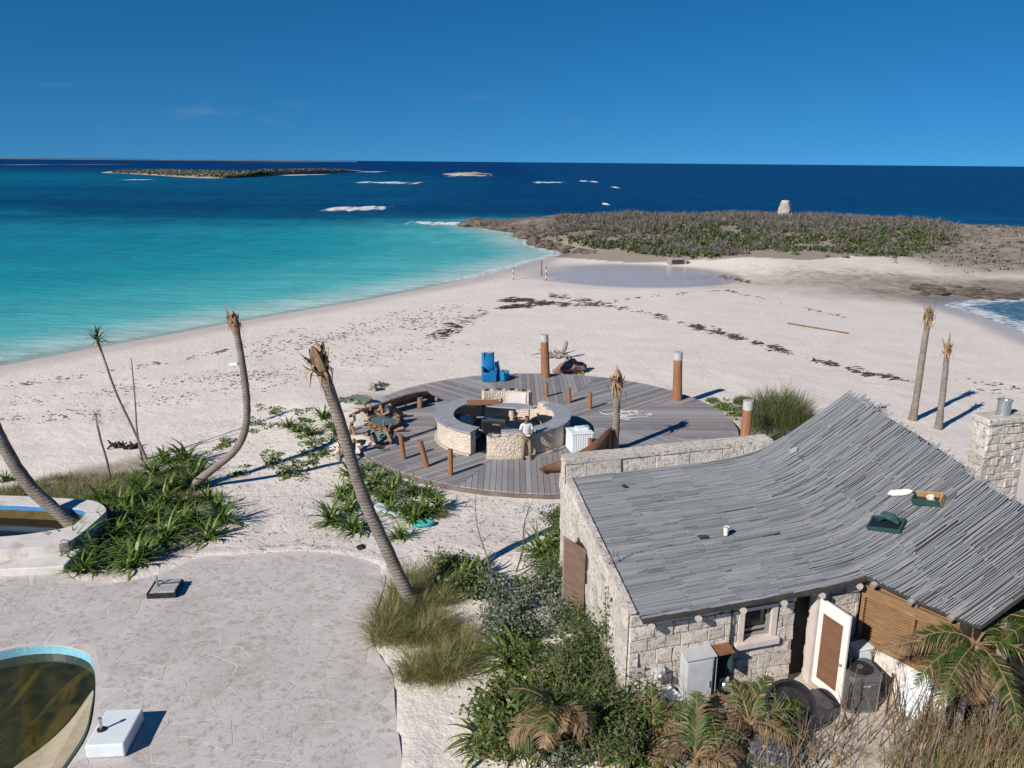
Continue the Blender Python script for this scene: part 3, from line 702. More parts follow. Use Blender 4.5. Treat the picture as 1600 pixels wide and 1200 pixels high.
# ---- upper pool: raised plaster basin
plain('plaster', (.50, .475, .445), (.64, .61, .58), 2.2, .85, .5, .015, kind='World', dirt=((.32, .285, .245), .55, .8))
basin = thing('raised_pool', 'raised white plaster pool basin with bright blue tile band and dark water', 'pool', (-14.5, 25, .4))
BZ = .92
inn_px = [(-300, 783), (-150, 785), (0, 788.5), (70, 791.5), (118, 795), (132, 798), (133, 803), (124, 813), (108, 823), (60, 832), (0, 838.5), (-150, 845), (-300, 848)]
out_px = [(-300, 770), (-150, 771), (0, 774), (70, 777), (135, 781), (155, 786), (166, 796), (158, 806), (140, 822), (120, 838), (92, 850), (0, 858), (-150, 866), (-300, 872)]
inn_ = smooth_poly([P(a, b, BZ) for a, b in inn_px], 3, False); out_b = smooth_poly([P(a, b, BZ) for a, b in out_px], 3, False)
slab_ring([(p.x, p.y) for p in out_b], [(p.x, p.y) for p in inn_], .2, BZ, 'basin_rim', 'plaster', basin)
base_px = [(-300, 905), (-150, 899), (0, 889), (60, 887), (100, 884), (118, 866), (150, 842), (120, 835), (0, 850), (-300, 868)]
MB().prism([(p.x, p.y) for p in [P(a, b, .62) for a, b in base_px]], .2, .62).build('basin_step', 'plaster', basin, bevel=.04)
plain('tile_blue', (.03, .17, .42), (.06, .25, .52), 9, .35, .2, .005, kind='World'); plain('algae_wall', (.055, .045, .012), (.15, .105, .035), 2.5, .8, kind='World')
tb = MB(); fb = MB(); cx = sum(p.x for p in inn_) / len(inn_); cy = sum(p.y for p in inn_) / len(inn_)
q = [Vector((p.x + (cx - p.x) * .003, p.y + (cy - p.y) * .01)) for p in inn_]
for a, b_ in zip(q, q[1:] + q[:1]):
    tb.add([(a.x, a.y, BZ - .02), (b_.x, b_.y, BZ - .02), (b_.x, b_.y, BZ - .17), (a.x, a.y, BZ - .17)], [(0, 1, 2, 3)])
    fb.add([(a.x, a.y, BZ - .17), (b_.x, b_.y, BZ - .17), (b_.x, b_.y, BZ - .75), (a.x, a.y, BZ - .75)], [(0, 1, 2, 3)])
tb.build('tile_band', 'tile_blue', basin); fb.build('stained_wall', 'algae_wall', basin)
m, t, out = nodes('dark_water'); finish(t, out, (.006, .007, .007), .12, bump(t, noise(t, geo_pos(t), 3, 3, .5), .1, .01), .5)
MB().prism([(p.x, p.y) for p in q], BZ - .6, BZ - .46, bottom=False).build('pool_water', 'dark_water', basin)

# white box with a metal stub, and the tray that held a parasol
plain('white_paint', (.58, .64, .68), (.66, .71, .74), 3, .45, .1, .003, dirt=((.5, .5, .48), .64, .5))
plain('steel', (.42, .42, .42), (.58, .57, .55), 9, .35, .1, .002, metal=.8)
plain('black_plastic', (.012, .012, .013), (.03, .03, .032), 7, .45, .1, .004)
bx = P(172, 1172, TZ + .006); o = thing('parasol_plinth', 'white box plinth with short metal stub beside the lower pool', 'plinth', (bx.x, bx.y, TZ), world=False)
o.rotation_euler.z = R(5)
c4 = [P(138, 1176, TZ + .45), P(192, 1168, TZ + .45), P(207, 1107, TZ + .45), P(151, 1115, TZ + .45)]
MB().box((0, 0, .16), (.74, 1.12, .30)).build('plinth_box', 'white_paint', o, bevel=.03)
MB().lathe([(.085, 0), (.085, .03), (.05, .035)], (-.22, -.1, .311), 14).build('socket_ring', 'black_plastic', o)
MB().tube([(-.22, -.1, .33), (-.22, -.1, .55)], .028, 10).tube([(-.22, -.1, .55), (-.22, -.1, .59)], .04, 10).build('stub_tube', 'steel', o, smooth=False)
o.location = (bx.x - .02, bx.y + .32, TZ + .006)
plain('concrete_grey', (.26, .27, .28), (.36, .37, .38), 6, .85, .4, .008, dirt=((.18, .18, .18), .6, .7))
tp = P(259, 924, TZ); o = thing('parasol_stand', 'grey metal tray loaded with concrete slabs lying on the terrace', 'parasol base', (tp.x, tp.y, TZ + .006), world=False)
o.rotation_euler.z = R(6)
mb = MB().box((0, 0, .03), (.74, .74, .06))
for sx_, sy_, lx, ly in ((0, .37, .76, .03), (0, -.37, .76, .03), (.37, 0, .03, .76), (-.37, 0, .03, .76)): mb.box((sx_, sy_, .07), (lx, ly, .14))
mb.build('tray', 'black_plastic', o)
for i, (a, b_) in enumerate(((.11, .18), (.11, -.18))): MB().box((a, b_, .13), (.48, .34, .11)).build('ballast_slab', 'concrete_grey', o, bevel=.02)
MB().box((-.25, 0, .1), (.17, .68, .05)).build('hinge_plate', 'concrete_grey', o)
MB().tube([(-.22, .05, .1), (-.22, .05, .42)], .03, 10).build('stub_tube', 'steel', o)
MB().tube([(-.22, .05, .19), (.36, .12, .2)], .015, 6).build('locking_bar', 'black_plastic', o)

# ================================================================== ROUND DECK
m, t, out = nodes('deck_wood')
v = geo_pos(t); g = t.nodes.new('ShaderNodeNewGeometry'); oi = t.nodes.new('ShaderNodeObjectInfo')
col = mixc(t, ramp(t, noise(t, v, .28, 5, .6), [(.35, 0), (.66, 1)]), (.225, .222, .236), (.27, .25, .246))
col = mixc(t, 1.0, col, ramp(t, oi.outputs['Random'], [(0, .72), (1, 1.25)]), 'MULTIPLY')
col = mixc(t, ramp(t, noise(t, v, 2.2, 6, .72), [(.53, 0), (.68, .6)]), col, (.34, .30, .275))
wn = t.nodes.new('ShaderNodeSeparateXYZ'); t.links.new(v, wn.inputs[0])
finish(t, out, col, .72, bump(t, noise(t, v, 14, 4, .7), .4, .012), .35)
plain('deck_edge', (.10, .08, .07), (.17, .14, .125), 2, .85, kind='World')
deck = thing('round_deck', 'large round grey timber deck of herringbone boards around the stone bar', 'deck', (*DECK_C, 0))
def in_deck(poly):
    for k in range(48):
        a = 2 * math.pi * (k + .5) / 48; poly = clip_convex(poly, math.cos(a), math.sin(a), DECK_R * math.cos(math.pi / 48) * (1 if poly else 1))
        if len(poly) < 3: return []
    return poly
NSEC = 8; BW = .225; npl = 0
for s in range(NSEC):
    am = 2 * math.pi * s / NSEC; ca, sa_ = math.cos(am), math.sin(am)
    half = math.pi / NSEC
    wmax = DECK_R * math.sin(half) + .1; k = -int(wmax / BW) - 1
    while k * BW < wmax:
        lo, hi = k * BW + .008, (k + 1) * BW - .008; k += 1
        poly = [(.9, lo), (DECK_R + 1, lo), (DECK_R + 1, hi), (.9, hi)]
        for sg in (1, -1):
            nx, ny = -math.sin(half), sg * math.cos(half)
            poly = clip_convex(poly, nx, ny, -.008)
            if len(poly) < 3: break
        if len(poly) < 3: continue
        poly = in_deck(poly)
        if len(poly) < 3: continue
        wp = [(p[0] * ca - p[1] * sa_, p[0] * sa_ + p[1] * ca) for p in poly]
        mx_, my_ = sum(p[0] for p in wp) / len(wp), sum(p[1] for p in wp) / len(wp)
        # sand has swallowed the far left of the deck
        if (mx_ < -5.2 and abs(my_) < 2.8 and math.hypot(mx_, my_) > 7.2): pass
        o = MB().prism(wp, -.05, 0).build('plank', 'deck_wood', deck); npl += 1
        o.matrix_parent_inverse = Matrix.Identity(4); o.location = (0, 0, DECK_Z + random.uniform(-.006, .006))
ring = MB(); ring.arc(DECK_C, DECK_R - .12, DECK_R - .05, 0, 360, .0, DECK_Z - .055, 96); ring.build('rim_joist', 'deck_edge', deck)
MB().lathe([(DECK_R - .2, 0), (DECK_R - .2, DECK_Z - .09)], (DECK_C[0], DECK_C[1], 0), 64).build('underframe', 'black_plastic', deck)

# posts
plain('post_wood', (.20, .085, .042), (.30, .145, .08), 3.0, .75, .5, .01, stretch=(4, 4, .7), dirt=((.36, .27, .21), .58, .7))
plain('post_cap', (.34, .34, .335), (.46, .455, .45), 6, .85, .4, .01)
def bollard(px, py, h, r, label, lean=(0, 0), cap=False, group='short timber bollards on the deck', z=DECK_Z):
    b = P(px, py, z); o = thing('tall_post' if cap else 'bollard', label, 'post', (b.x, b.y, z + .004), group, world=False)
    top = Vector((lean[0], lean[1], h)); pts = [Vector((0, 0, 0)).lerp(top, f) for f in (0, .3, .6, 1)]
    fl = 1.18 if cap else 1.0
    MB().tube(pts, [r * fl, r * (1 + (fl - 1) * .6), r * (1 + (fl - 1) * .25), r], 14).build('shaft', 'post_wood', o, smooth=False)
    if cap:
        d_ = top.normalized(); MB().tube([top - d_ * .03, top + d_ * .36], r * 1.04, 16).tube([top + d_ * .36, top + d_ * .365], r * .8, 16, mi=1).build('sleeve_cap', ['post_cap', 'concrete_grey'], o)
    else: MB().tube([top, top + Vector((0, 0, .012))], r * .93, 14).build('sawn_end', 'deck_edge', o)
    return o
bollard(704, 742, 1.02, .1, 'upright bollard nearest the front rim of the deck', (.0, 0))
bollard(667, 729, 1.05, .11, 'bollard leaning left, middle of the three in front of the bar', (-.25, .02))
bollard(631, 717, 1.0, .1, 'slightly leaning bollard next to the heap of broken timber', (-.1, 0))
bollard(656, 637, .5, .13, 'stubby bollard under the fallen walkway beam', (.02, 0))
bollard(853.5, 620, .72, .1, 'leftmost of three bollards behind the bar', (.0, 0)); bollard(889.5, 629, .74, .1, 'middle of three bollards behind the bar', (-.03, 0)); bollard(921.5, 638.5, .78, .1, 'rightmost of three bollards behind the bar')
bollard(950.5, 708, .95, .12, 'bollard standing between the fallen curved panel and the dead palm'); bollard(921.5, 717, .85, .1, 'bollard in front of the fallen curved panel')
bollard(852.5, 589, 2.05, .215, 'tall brown post with grey sleeve at the back rim of the deck', (-.1, 0), True, 'tall posts with grey sleeves')
bollard(1058, 624, 2.1, .22, 'tall brown post with grey sleeve at the right rim of the deck', (-.08, 0), True, 'tall posts with grey sleeves')
bollard(1163, 700, 1.75, .2, 'tall brown post with grey sleeve behind the house parapet', (.0, 0), True, 'tall posts with grey sleeves', z=.1)

# ================================================================== ROUND BAR
BC, BR = Vector((-.35, 34.55)), 2.9
BH = DECK_Z + 1.02
bar = thing('round_bar', 'ruined round stone bar with grey slate counter in the middle of the deck', 'bar', (BC.x, BC.y, DECK_Z))
m, t, out = nodes('bar_stone')
v = geo_pos(t); vo = N(t, 'ShaderNodeTexVoronoi', Scale=7.0); vo.feature = 'DISTANCE_TO_EDGE'; t.links.new(v, vo.inputs['Vector'])
n1 = noise(t, v, 3, 5, .65); col = mixc(t, ramp(t, n1, [(.3, 0), (.7, 1)]), (.46, .39, .315), (.62, .55, .47))
col = mixc(t, ramp(t, noise(t, v, 7, 5, .7), [(.6, 0), (.72, .6)]), col, (.30, .235, .185))
finish(t, out, col, .9, bump(t, math_(t, 'ADD', math_(t, 'MULTIPLY', ramp(t, vo.outputs[0], [(0, 0), (.18, 1)]), .6), noise(t, v, 12, 4, .7)), .75, .045), .2)
plain('slate', (.235, .255, .28), (.32, .335, .355), 2.5, .5, .3, .006, kind='World', dirt=((.42, .41, .39), .58, .7))
plain('rubble', (.36, .31, .26), (.52, .46, .40), 5, .95, .8, .03, kind='World'); plain('blackish', (.016, .014, .013), (.05, .042, .036), 5, .6, .4, .01, isl=.5)  # last one: near-black tone for bar floor, debris and dark stones
c2 = (BC.x, BC.y)
# angles: 0 = east (right), 270 = towards the camera
bw = MB()
for a0, a1, hh in ((228, 243, -.02), (256, 448 - 360 + 360 - 360, 0)): pass
bw.arc(c2, BR - .42, BR, 160, 243, DECK_Z, BH - .07, 20).build('bar_wall', 'bar_stone', bar)
bw = MB().arc(c2, BR - .4, BR, 257, 412, DECK_Z, lambda f: BH - .07 - (.16 * max(0, math.sin(f * 40)) * (f < .16)), 44); bw.build('bar_wall', 'bar_stone', bar)
MB().arc(c2, BR - .34, BR - .02, 52, 160, DECK_Z, BH - .35, 30).build('bar_wall', 'bar_stone', bar)
MB().arc(c2, BR + .0, BR + .13, 160, 243, DECK_Z + .0, DECK_Z + .07, 18).build('plinth_course', 'rubble', bar); MB().arc(c2, BR, BR + .14, 257, 395, DECK_Z, DECK_Z + .08, 30).build('plinth_course', 'rubble', bar)
# counter slabs with joints
def slabs(a0, a1, n_, r0, r1):
    st = (a1 - a0) / n_
    for i in range(n_): MB().arc(c2, r0 + random.uniform(-.01, .01), r1 + random.uniform(-.02, .02), a0 + st * i + .15, a0 + st * (i + 1) - .15, BH - .068, BH + random.uniform(-.004, .004), 8).build('counter_slab', 'slate', bar)
slabs(118, 244, 5, BR - .72, BR + .12); slabs(300, 398, 5, BR - .70, BR + .04); slabs(268, 299, 1, BR - .66, BR - .34)
# broken lip of the wall where slabs are gone
rb = random.Random(4); n_ = 0
for i in range(30):
    a = R(rb.choice([rb.uniform(258, 296), rb.uniform(345, 398), rb.uniform(345, 398)])); mb = MB(); rock_into(mb, Vector((0, 0, 0)), .1, .08, .05, rb, 1)
    o = mb.build('loose_stone', 'rubble', bar); o.matrix_parent_inverse = Matrix.Identity(4); o.location = (BR * math.cos(a) * .985, BR * math.sin(a) * .985, BH - DECK_Z - .05)
# back wall of the bar: taller pale block with a plaster niche
BW1 = BH + .32
MB().arc(c2, BR - .42, BR - .08, 63, 112, DECK_Z, BW1, 16).build('back_wall', 'bar_stone', bar)
MB().arc(c2, BR - .47, BR - .425, 66, 88, DECK_Z + .5, BW1 - .06, 10).build('niche_panel', 'plaster', bar)
for i in range(8):
    a = R(64 + i * 6.3); mb = MB(); rock_into(mb, Vector((0, 0, 0)), .13, .1, .06, rb, 1); o = mb.build('coping_stone', 'blackish' if i % 2 else 'rubble', bar); o.matrix_parent_inverse = Matrix.Identity(4); o.location = ((BR - .25) * math.cos(a), (BR - .25) * math.sin(a), BW1 - DECK_Z + .03)
# bar floor, its inner shade painted as near-black colour, and the island counter
MB().lathe([(BR - .45, 0), (BR - .45, .03)], (BC.x, BC.y, DECK_Z + .004), 40).build('bar_floor', 'blackish', bar)
hs_ = [(-1.12, .02)] + [(1.12 * math.cos(R(a)), -.5 + .95 * math.sin(R(a))) for a in range(150, 29, -10)] + [(1.12, -.1), (.95, -.28), (.2, -.32), (-.7, -.12)]
MB().prism([(BC.x + .35 + p[0], BC.y + .55 + p[1]) for p in hs_], BH + .12, BH + .18).build('island_top', 'slate', bar, bevel=.015)
MB().tube([(BC.x + .35, BC.y + .6, DECK_Z), (BC.x + .35, BC.y + .6, BH + .12)], .13, 12).build('island_column', 'bar_stone', bar)
MB().box((BC.x - .95, BC.y + 1.75, BH - .02), (1.5, .6, .06), R(8)).build('fallen_board', 'post_wood', bar)
MB().tube([(BC.x - .2, BC.y + 1.6, BH - .3), (BC.x - .1, BC.y + 1.9, BH + .12)], .05, 8).build('bent_pipe', 'black_plastic', bar)
# things left inside the bar
m, t, out = nodes('dark_glass'); finish(t, out, (.012, .016, .024), .06, None, .6)
def cabinet(label, dx, dy, w_, d_, h_, rz, tilt=0.0, lid='dark_glass'):
    o = thing('bar_cabinet', label, 'cabinet', (BC.x + dx, BC.y + dy, DECK_Z + .036), 'black bar fridges', world=False)
    o.rotation_euler = (tilt, 0, rz)
    MB().box((0, 0, h_ / 2), (w_, d_, h_)).build('cabinet_body', 'black_plastic', o, bevel=.02)
    MB().box((0, 0, h_ + .012), (w_ * .94, d_ * .92, .024)).build('glass_top', lid, o)
    MB().box((0, -d_ / 2 - .008, h_ * .55), (w_ * .8, .016, h_ * .6)).build('cabinet_door', 'dark_glass', o); MB().box((w_ * .12, -d_ / 2 - .03, h_ * .8), (w_ * .3, .03, .05)).build('handle', 'steel', o)
cabinet('wide black bar fridge below the slate island top', -.35, -.2, 1.1, .75, .82, R(-14)); cabinet('small black bar fridge between the wide one and the front wall', .42, -.75, .62, .6, .7, R(-20), R(6)); cabinet('low black cabinet under the right counter of the bar', 1.15, -.55, .6, .6, .55, R(12))
cabinet('long black sink unit at the left inside of the bar', -1.75, .2, .7, 1.2, .7, R(12))
mb = MB()
for i in range(90):
    a = rb.uniform(0, 6.28); r = rb.uniform(.6, 2.2); c_ = Vector((BC.x + r * math.cos(a), BC.y + r * math.sin(a), DECK_Z + .1 + rb.random() * .25)); d_ = Vector((rb.gauss(0, 1), rb.gauss(0, 1), rb.gauss(0, .3))).normalized() * rb.uniform(.1, .4)
    mb.beam(c_ - d_, c_ + d_, rb.uniform(.03, .12), rb.uniform(.02, .06), rb.choice((0, 0, 0, 1, 2)))
tag(mb.build('bar_debris', ['blackish', 'rubble', 'slate']), 'blackish broken debris inside the bar', kind='stuff')

# ================================================================== STONE HOUSE WITH STICK ROOF
HO, ES, ET = Vector((2.63, 14.6)), Vector((.954, .299)), Vector((-.152, .988))
GZ = .72
def HW(s, t, z): q = HO + ES * s + ET * t; return Vector((q.x, q.y, z))
def ST(p):
    dx, dy = p[0] - HO.x, p[1] - HO.y; det = ES.x * ET.y - ES.y * ET.x
    return (dx * ET.y - dy * ET.x) / det, (ES.x * dy - ES.y * dx) / det
def zr(s, t):
    u = min(s, 8.45) - 5.6
    return 3.15 + (.55 / 6 if t > 0 else .2) * t + .60 * (math.hypot(u, .8) + u) / 2 - max(0, s - 8.45) * .55
def slope(s): u = min(s, 8.45) - 5.6; return .30 * (1 + u / math.hypot(u, .8))
def RP(px, py, up=0.0):
    z = 3.5
    for _ in range(30): s, t_ = ST(P(px, py, z)); z = z * .5 + (zr(s, t_) + up) * .5
    return P(px, py, z)
AS = math.atan2(ES.y, ES.x); AT = math.atan2(ET.y, ET.x)
house = thing('stone_house', 'rough white stone house under a swooping grey stick roof', 'house', HW(0, 0, GZ))

m, t, out = nodes('coral_stone')
v = geo_pos(t); g = t.nodes.new('ShaderNodeNewGeometry'); oi = t.nodes.new('ShaderNodeObjectInfo')
n1 = noise(t, v, 1.6, 5, .65); n2 = noise(t, v, 9, 6, .75); n3 = noise(t, v, 26, 4, .7)
col = mixc(t, ramp(t, n1, [(.3, 0), (.7, 1)]), (.54, .49, .44), (.72, .67, .61))
col = mixc(t, 1.0, col, ramp(t, oi.outputs['Random'], [(0, .84), (1, 1.1)]), 'MULTIPLY')
col = mixc(t, ramp(t, n2, [(.37, .85), (.48, 0)]), col, (.21, .175, .14)); col = mixc(t, ramp(t, noise(t, v, .9, 5, .7), [(.58, 0), (.7, .5)]), col, (.30, .265, .22))
finish(t, out, col, .92, bump(t, math_(t, 'ADD', n2, math_(t, 'MULTIPLY', n3, .5)), .9, .07), .2)
plain('wall_core', (.42, .375, .33), (.54, .49, .44), 4, .95, .6, .03, kind='World')
plain('trim_pale', (.50, .43, .40), (.60, .53, .50), 5, .8, .3, .006, kind='World')
plain('opening_shade', (.02, .018, .016), (.035, .03, .027), 3, .9)  # near-black colour paints the shade inside doors, hatch, cabinet and fan
m, t, out = nodes('roof_stick')
v = coords(t, (1, 1, 1), 'Object'); oi = t.nodes.new('ShaderNodeObjectInfo'); g = t.nodes.new('ShaderNodeNewGeometry'); gp = geo_pos(t)
rnd = math_(t, 'FRACT', math_(t, 'ADD', g.outputs['Random Per Island'], oi.outputs['Random']))
col = ramp(t, rnd, [(0, (.10, .107, .118)), (.25, (.165, .176, .194)), (.8, (.225, .24, .26)), (1, (.275, .28, .29))])
col = mixc(t, ramp(t, noise(t, gp, .5, 4, .6), [(.35, 0), (.7, .5)]), col, (.24, .262, .28)); col = mixc(t, ramp(t, noise(t, gp, 1.7, 5, .7), [(.62, 0), (.75, .5)]), col, (.10, .095, .09))
mp_ = t.nodes.new('ShaderNodeMapping'); mp_.inputs['Rotation'].default_value = (0, 0, -AS); mp_.inputs['Scale'].default_value = (2.5, 30, 30); t.links.new(gp, mp_.inputs[0])
finish(t, out, col, .8, bump(t, noise(t, mp_.outputs[0], 1.0, 4, .7), .6, .012), .3)
plain('roof_under', (.035, .033, .032), (.065, .06, .055), 3, .95, kind='World')

# walls: a core, faced with separate rough blocks
rw = random.Random(12)
def core(s0, s1, t0, t1, z0, z1, par=house, mat='wall_core'):
    b = [HW(s0, t0, 0), HW(s1, t0, 0), HW(s1, t1, 0), HW(s0, t1, 0)]
    return MB().prism([(p.x, p.y) for p in b], z0, z1).build('wall_core', mat, par)
def face_blocks(par, a, b, z0, ztop, outn, bl=.58, bh=.40, holes=(), dep=.05, mat='coral_stone', name='stone_block', rng=rw):
    """courses of blocks on the vertical face from a to b; holes are (s0, s1, z0, z1)"""
    a, b = Vector((a[0], a[1])), Vector((b[0], b[1])); ln = (b - a).length; d = (b - a) / ln; nn = Vector(outn).normalized()
    z = z0; row = 0
    while z < max(ztop(0), ztop(ln)) - .02:
        h = bh * rng.uniform(.82, 1.15); s = -bl * rng.uniform(0, .6)
        while s < ln:
            l = bl * rng.uniform(.7, 1.35); s0, s1 = max(s, 0), min(s + l, ln); s += l
            if s1 - s0 < .08: continue
            segs = [(s0, s1, z, z + h)]
            for (h0, h1, k0, k1) in holes:
                nx = []
                for (p0, p1, q0, q1) in segs:
                    if p1 <= h0 or p0 >= h1 or q1 <= k0 or q0 >= k1: nx.append((p0, p1, q0, q1)); continue
                    if p0 < h0: nx.append((p0, h0, q0, q1))
                    if p1 > h1: nx.append((h1, p1, q0, q1))
                    if q0 < k0: nx.append((max(p0, h0), min(p1, h1), q0, k0))
                    if q1 > k1: nx.append((max(p0, h0), min(p1, h1), k1, q1))
                segs = nx
            for (p0, p1, q0, q1) in segs:
                g_ = .004; p0 += g_; p1 -= g_; q0 += g_; t0, t1 = min(q1, ztop(p0)) - g_, min(q1, ztop(p1)) - g_
                if p1 - p0 < .05 or min(t0, t1) - q0 < .04: continue
                e = dep + rng.uniform(-.015, .02); c = .006 + rng.random() * .012
                def W(s_, z_, o_): q = a + d * s_ + nn * o_; return (q.x, q.y, z_)
                jt = lambda: rng.uniform(-.022, .022)
                vs = [W(p0, q0, -.01), W(p1, q0, -.01), W(p1, t1, -.01), W(p0, t0, -.01), W(p0 + c, q0 + c, e + jt()), W(p1 - c, q0 + c, e + jt()), W(p1 - c, t1 - c, e + jt()), W(p0 + c, t0 - c, e + jt())]
                MB().add(vs, [(4, 5, 6, 7), (0, 1, 5, 4), (1, 2, 6, 5), (2, 3, 7, 6), (3, 0, 4, 7)]).build(name, mat, par, fixn=False)
        z += h; row += 1
WT = .25
WIN = (2.45, 3.12, 2.08, 2.78); DOOR = (3.7, 4.27, GZ - .1, 2.87)
ftop = 3.1
for s0, s1, z0, z1 in ((-.2, WIN[0], .3, ftop), (WIN[1], DOOR[0], .3, ftop), (DOOR[1], 5.4, .3, ftop), (WIN[0], WIN[1], .3, WIN[2]), (WIN[0], WIN[1], WIN[3], ftop), (DOOR[0], DOOR[1], DOOR[3], ftop)): core(s0, s1, WT + .05, WT + .35, z0, z1)
fa, fb_ = HW(-.2, WT + .05, 0), HW(5.36, WT + .05, 0); fn = Vector((ES.y, -ES.x))
sur = (WIN[0] - .15, WIN[1] + .15, WIN[2] - .16, WIN[3] + .1)
face_blocks(house, fa, fb_, .45, lambda s: ftop, fn, .46, .31, [(q[0] + .2, q[1] + .2, q[2], q[3]) for q in (sur, (DOOR[0] - .0, DOOR[1] + .0, .2, DOOR[3]))])
# left wall follows the roof; its top is a plain coping strip
la, lb = HW(-.24, WT + .02, 0), HW(-.24, 6.66, 0); ln_ = (lb - la).length
ltop = lambda s: zr(0, .27 + s) + .05
LD = (3.25, 4.2, .3, 2.82)
cp = [HW(-.22, .3, 0), HW(.12, .3, 0), HW(.12, 6.3, 0), HW(-.24, 6.3, 0)]
mb = MB(); mb.prism([(p.x, p.y) for p in cp], .3, lambda x, y: zr(0, ST((x, y))[1]) - .02); mb.build('wall_core', 'coral_stone', house)
face_blocks(house, la, lb, .45, lambda s: ltop(s) - .12 if s < 5.9 else 3.55, Vector((-ET.y, ET.x)), .5, .34, [LD], dep=.03)
mb = MB()
for i in range(8):
    a_, b_ = HW(-.1, .2 + i * .76, 0), HW(-.1, .2 + (i + 1) * .76 - .008, 0); a_.z = zr(0, .2 + i * .76) + .085; b_.z = zr(0, .2 + (i + 1) * .76) + .085
    MB().beam(a_ + Vector((-.07, 0, -.075)), b_ + Vector((-.07, 0, -.075)), .17, .06).build('coping_slab', 'coral_stone', house)
MB().prism([(p.x, p.y) for p in [HW(-.3, .3 + LD[0], 0), HW(-.252, .3 + LD[0], 0), HW(-.252, .3 + LD[1], 0), HW(-.3, .3 + LD[1], 0)]], .4, LD[3]).build('doorway', 'opening_shade', house)  # closed slab on the wall, painted near-black as the dark of a doorway
# back wall with parapet
core(-.24, 6.05, 6.22, 6.62, .3, 4.12); core(6.05, 10.4, 6.1, 6.4, .3, 3.6, mat='plaster')
pa, pb = HW(-.24, 6.22, 0), HW(6.05, 6.22, 0)
face_blocks(house, pa, pb, 3.3, lambda s: 4.14, fn, .8, .42, dep=.03)
for i in range(9):
    s0, s1 = -.28 + i * .707, -.28 + (i + 1) * .707 - .012
    MB().prism([(p.x, p.y) for p in [HW(s0, 6.16 + rw.uniform(-.012, .012), 0), HW(s1, 6.16 + rw.uniform(-.012, .012), 0), HW(s1, 6.7, 0), HW(s0, 6.7, 0)]], 4.13, 4.24 + rw.uniform(-.008, .012)).build('coping_slab', 'coral_stone', house)
face_blocks(house, HW(-.28, 6.2, 0), HW(-.28, 6.66, 0), 3.3, lambda s: 4.14, Vector((-ET.y, ET.x)), .5, .42, dep=.03)
# right wing: left wall under the eave (plaster below, louvred timber above), front, far side
A2, B2 = HW(5.4, .2, 0), HW(6.5, -2.05, 0); e2 = (B2 - A2).normalized(); n2_ = Vector((e2.y, -e2.x, 0)); n2_ = -n2_ if n2_.x > 0 else n2_
def W2(s, o, z): q = A2 + e2 * s + n2_ * o; return Vector((q.x, q.y, z))
ln2 = (B2 - A2).length
MB().prism([(p.x, p.y) for p in [W2(-.1, 0, 0), W2(ln2, 0, 0), W2(ln2, -.25, 0), W2(-.1, -.25, 0)]], .3, 1.62).build('wall_core', 'plaster', house)
core(6.3, 11.2, -2.05, -1.85, .3, 3.2, mat='opening_shade'); core(11.0, 11.2, -1.85, 6.1, .3, 3.3, mat='plaster')  # front wall painted near-black for the shaded recess under the eave
plain('warm_timber', (.16, .09, .042), (.26, .16, .08), 3.5, .7, .4, .008, stretch=(1, 1, 8), dirt=((.42, .36, .29), .6, .7)); plain('grey_timber', (.21, .185, .165), (.31, .28, .25), 4, .8, .4, .008, stretch=(1, 1, 6))
top2 = lambda s: zr(*ST(W2(s, 0, 0))) - .16
MB().prism([(p.x, p.y) for p in [W2(.0, -.06, 0), W2(ln2, -.06, 0), W2(ln2, -.14, 0), W2(.0, -.14, 0)]], 1.62, lambda x, y: zr(*ST((x, y))) - .14).build('shutter_backing', 'warm_timber', house)
mb = MB()
for s0, s1 in ((0, .09), (1.12, 1.24), (ln2 - .09, ln2)): mb.beam(W2((s0 + s1) / 2, .0, 1.64), W2((s0 + s1) / 2, .0, top2((s0 + s1) / 2)), s1 - s0, .08, up=e2)
mb.beam(W2(.0, .012, 1.69), W2(ln2, .012, 1.69), .07, .12); mb.beam(W2(.0, .012, 2.86), W2(ln2, .012, 2.86), .07, .26); mb.build('shutter_frame', 'warm_timber', house)
for s0, s1 in ((.1, 1.11), (1.25, ln2 - .1)):
    for k in range(15):
        z = 1.79 + k * .066; q0, q1 = W2(s0, -.01, z), W2(s1, -.01, z)
        MB().beam(q0, q1, .012, .075, up=(n2_ * .8 + Vector((0, 0, .6)))).build('louvre_slat', 'warm_timber', house)
MB().box(HW(7.15, -2.2, 1.9), (.14, .14, 2.6), AS).build('corner_post', 'grey_timber', house)

# window and doors
def wbox(s0, s1, z0, z1, t0, t1, name, mat, par=house, bevel=.0): return MB().prism([(p.x, p.y) for p in [HW(s0, t0, 0), HW(s1, t0, 0), HW(s1, t1, 0), HW(s0, t1, 0)]], z0, z1).build(name, mat, par, bevel=bevel)
win = wbox(WIN[0] - .13, WIN[0], WIN[2], WIN[3] + .08, WT - .04, WT + .14, 'window', 'trim_pale')
wbox(WIN[1], WIN[1] + .13, WIN[2], WIN[3] + .08, WT - .04, WT + .14, 'jamb', 'trim_pale', win); wbox(WIN[0] - .002, WIN[1] + .002, WIN[3], WIN[3] + .08, WT - .036, WT + .14, 'lintel', 'trim_pale', win)
wbox(WIN[0] - .2, WIN[1] + .2, WIN[2] - .15, WIN[2] - .002, WT - .12, WT + .16, 'sill', 'trim_pale', win, .012)
wbox(WIN[0] + .002, WIN[1] - .002, WIN[2], WIN[3], WT + .17, WT + .18, 'pane', 'dark_glass', win)
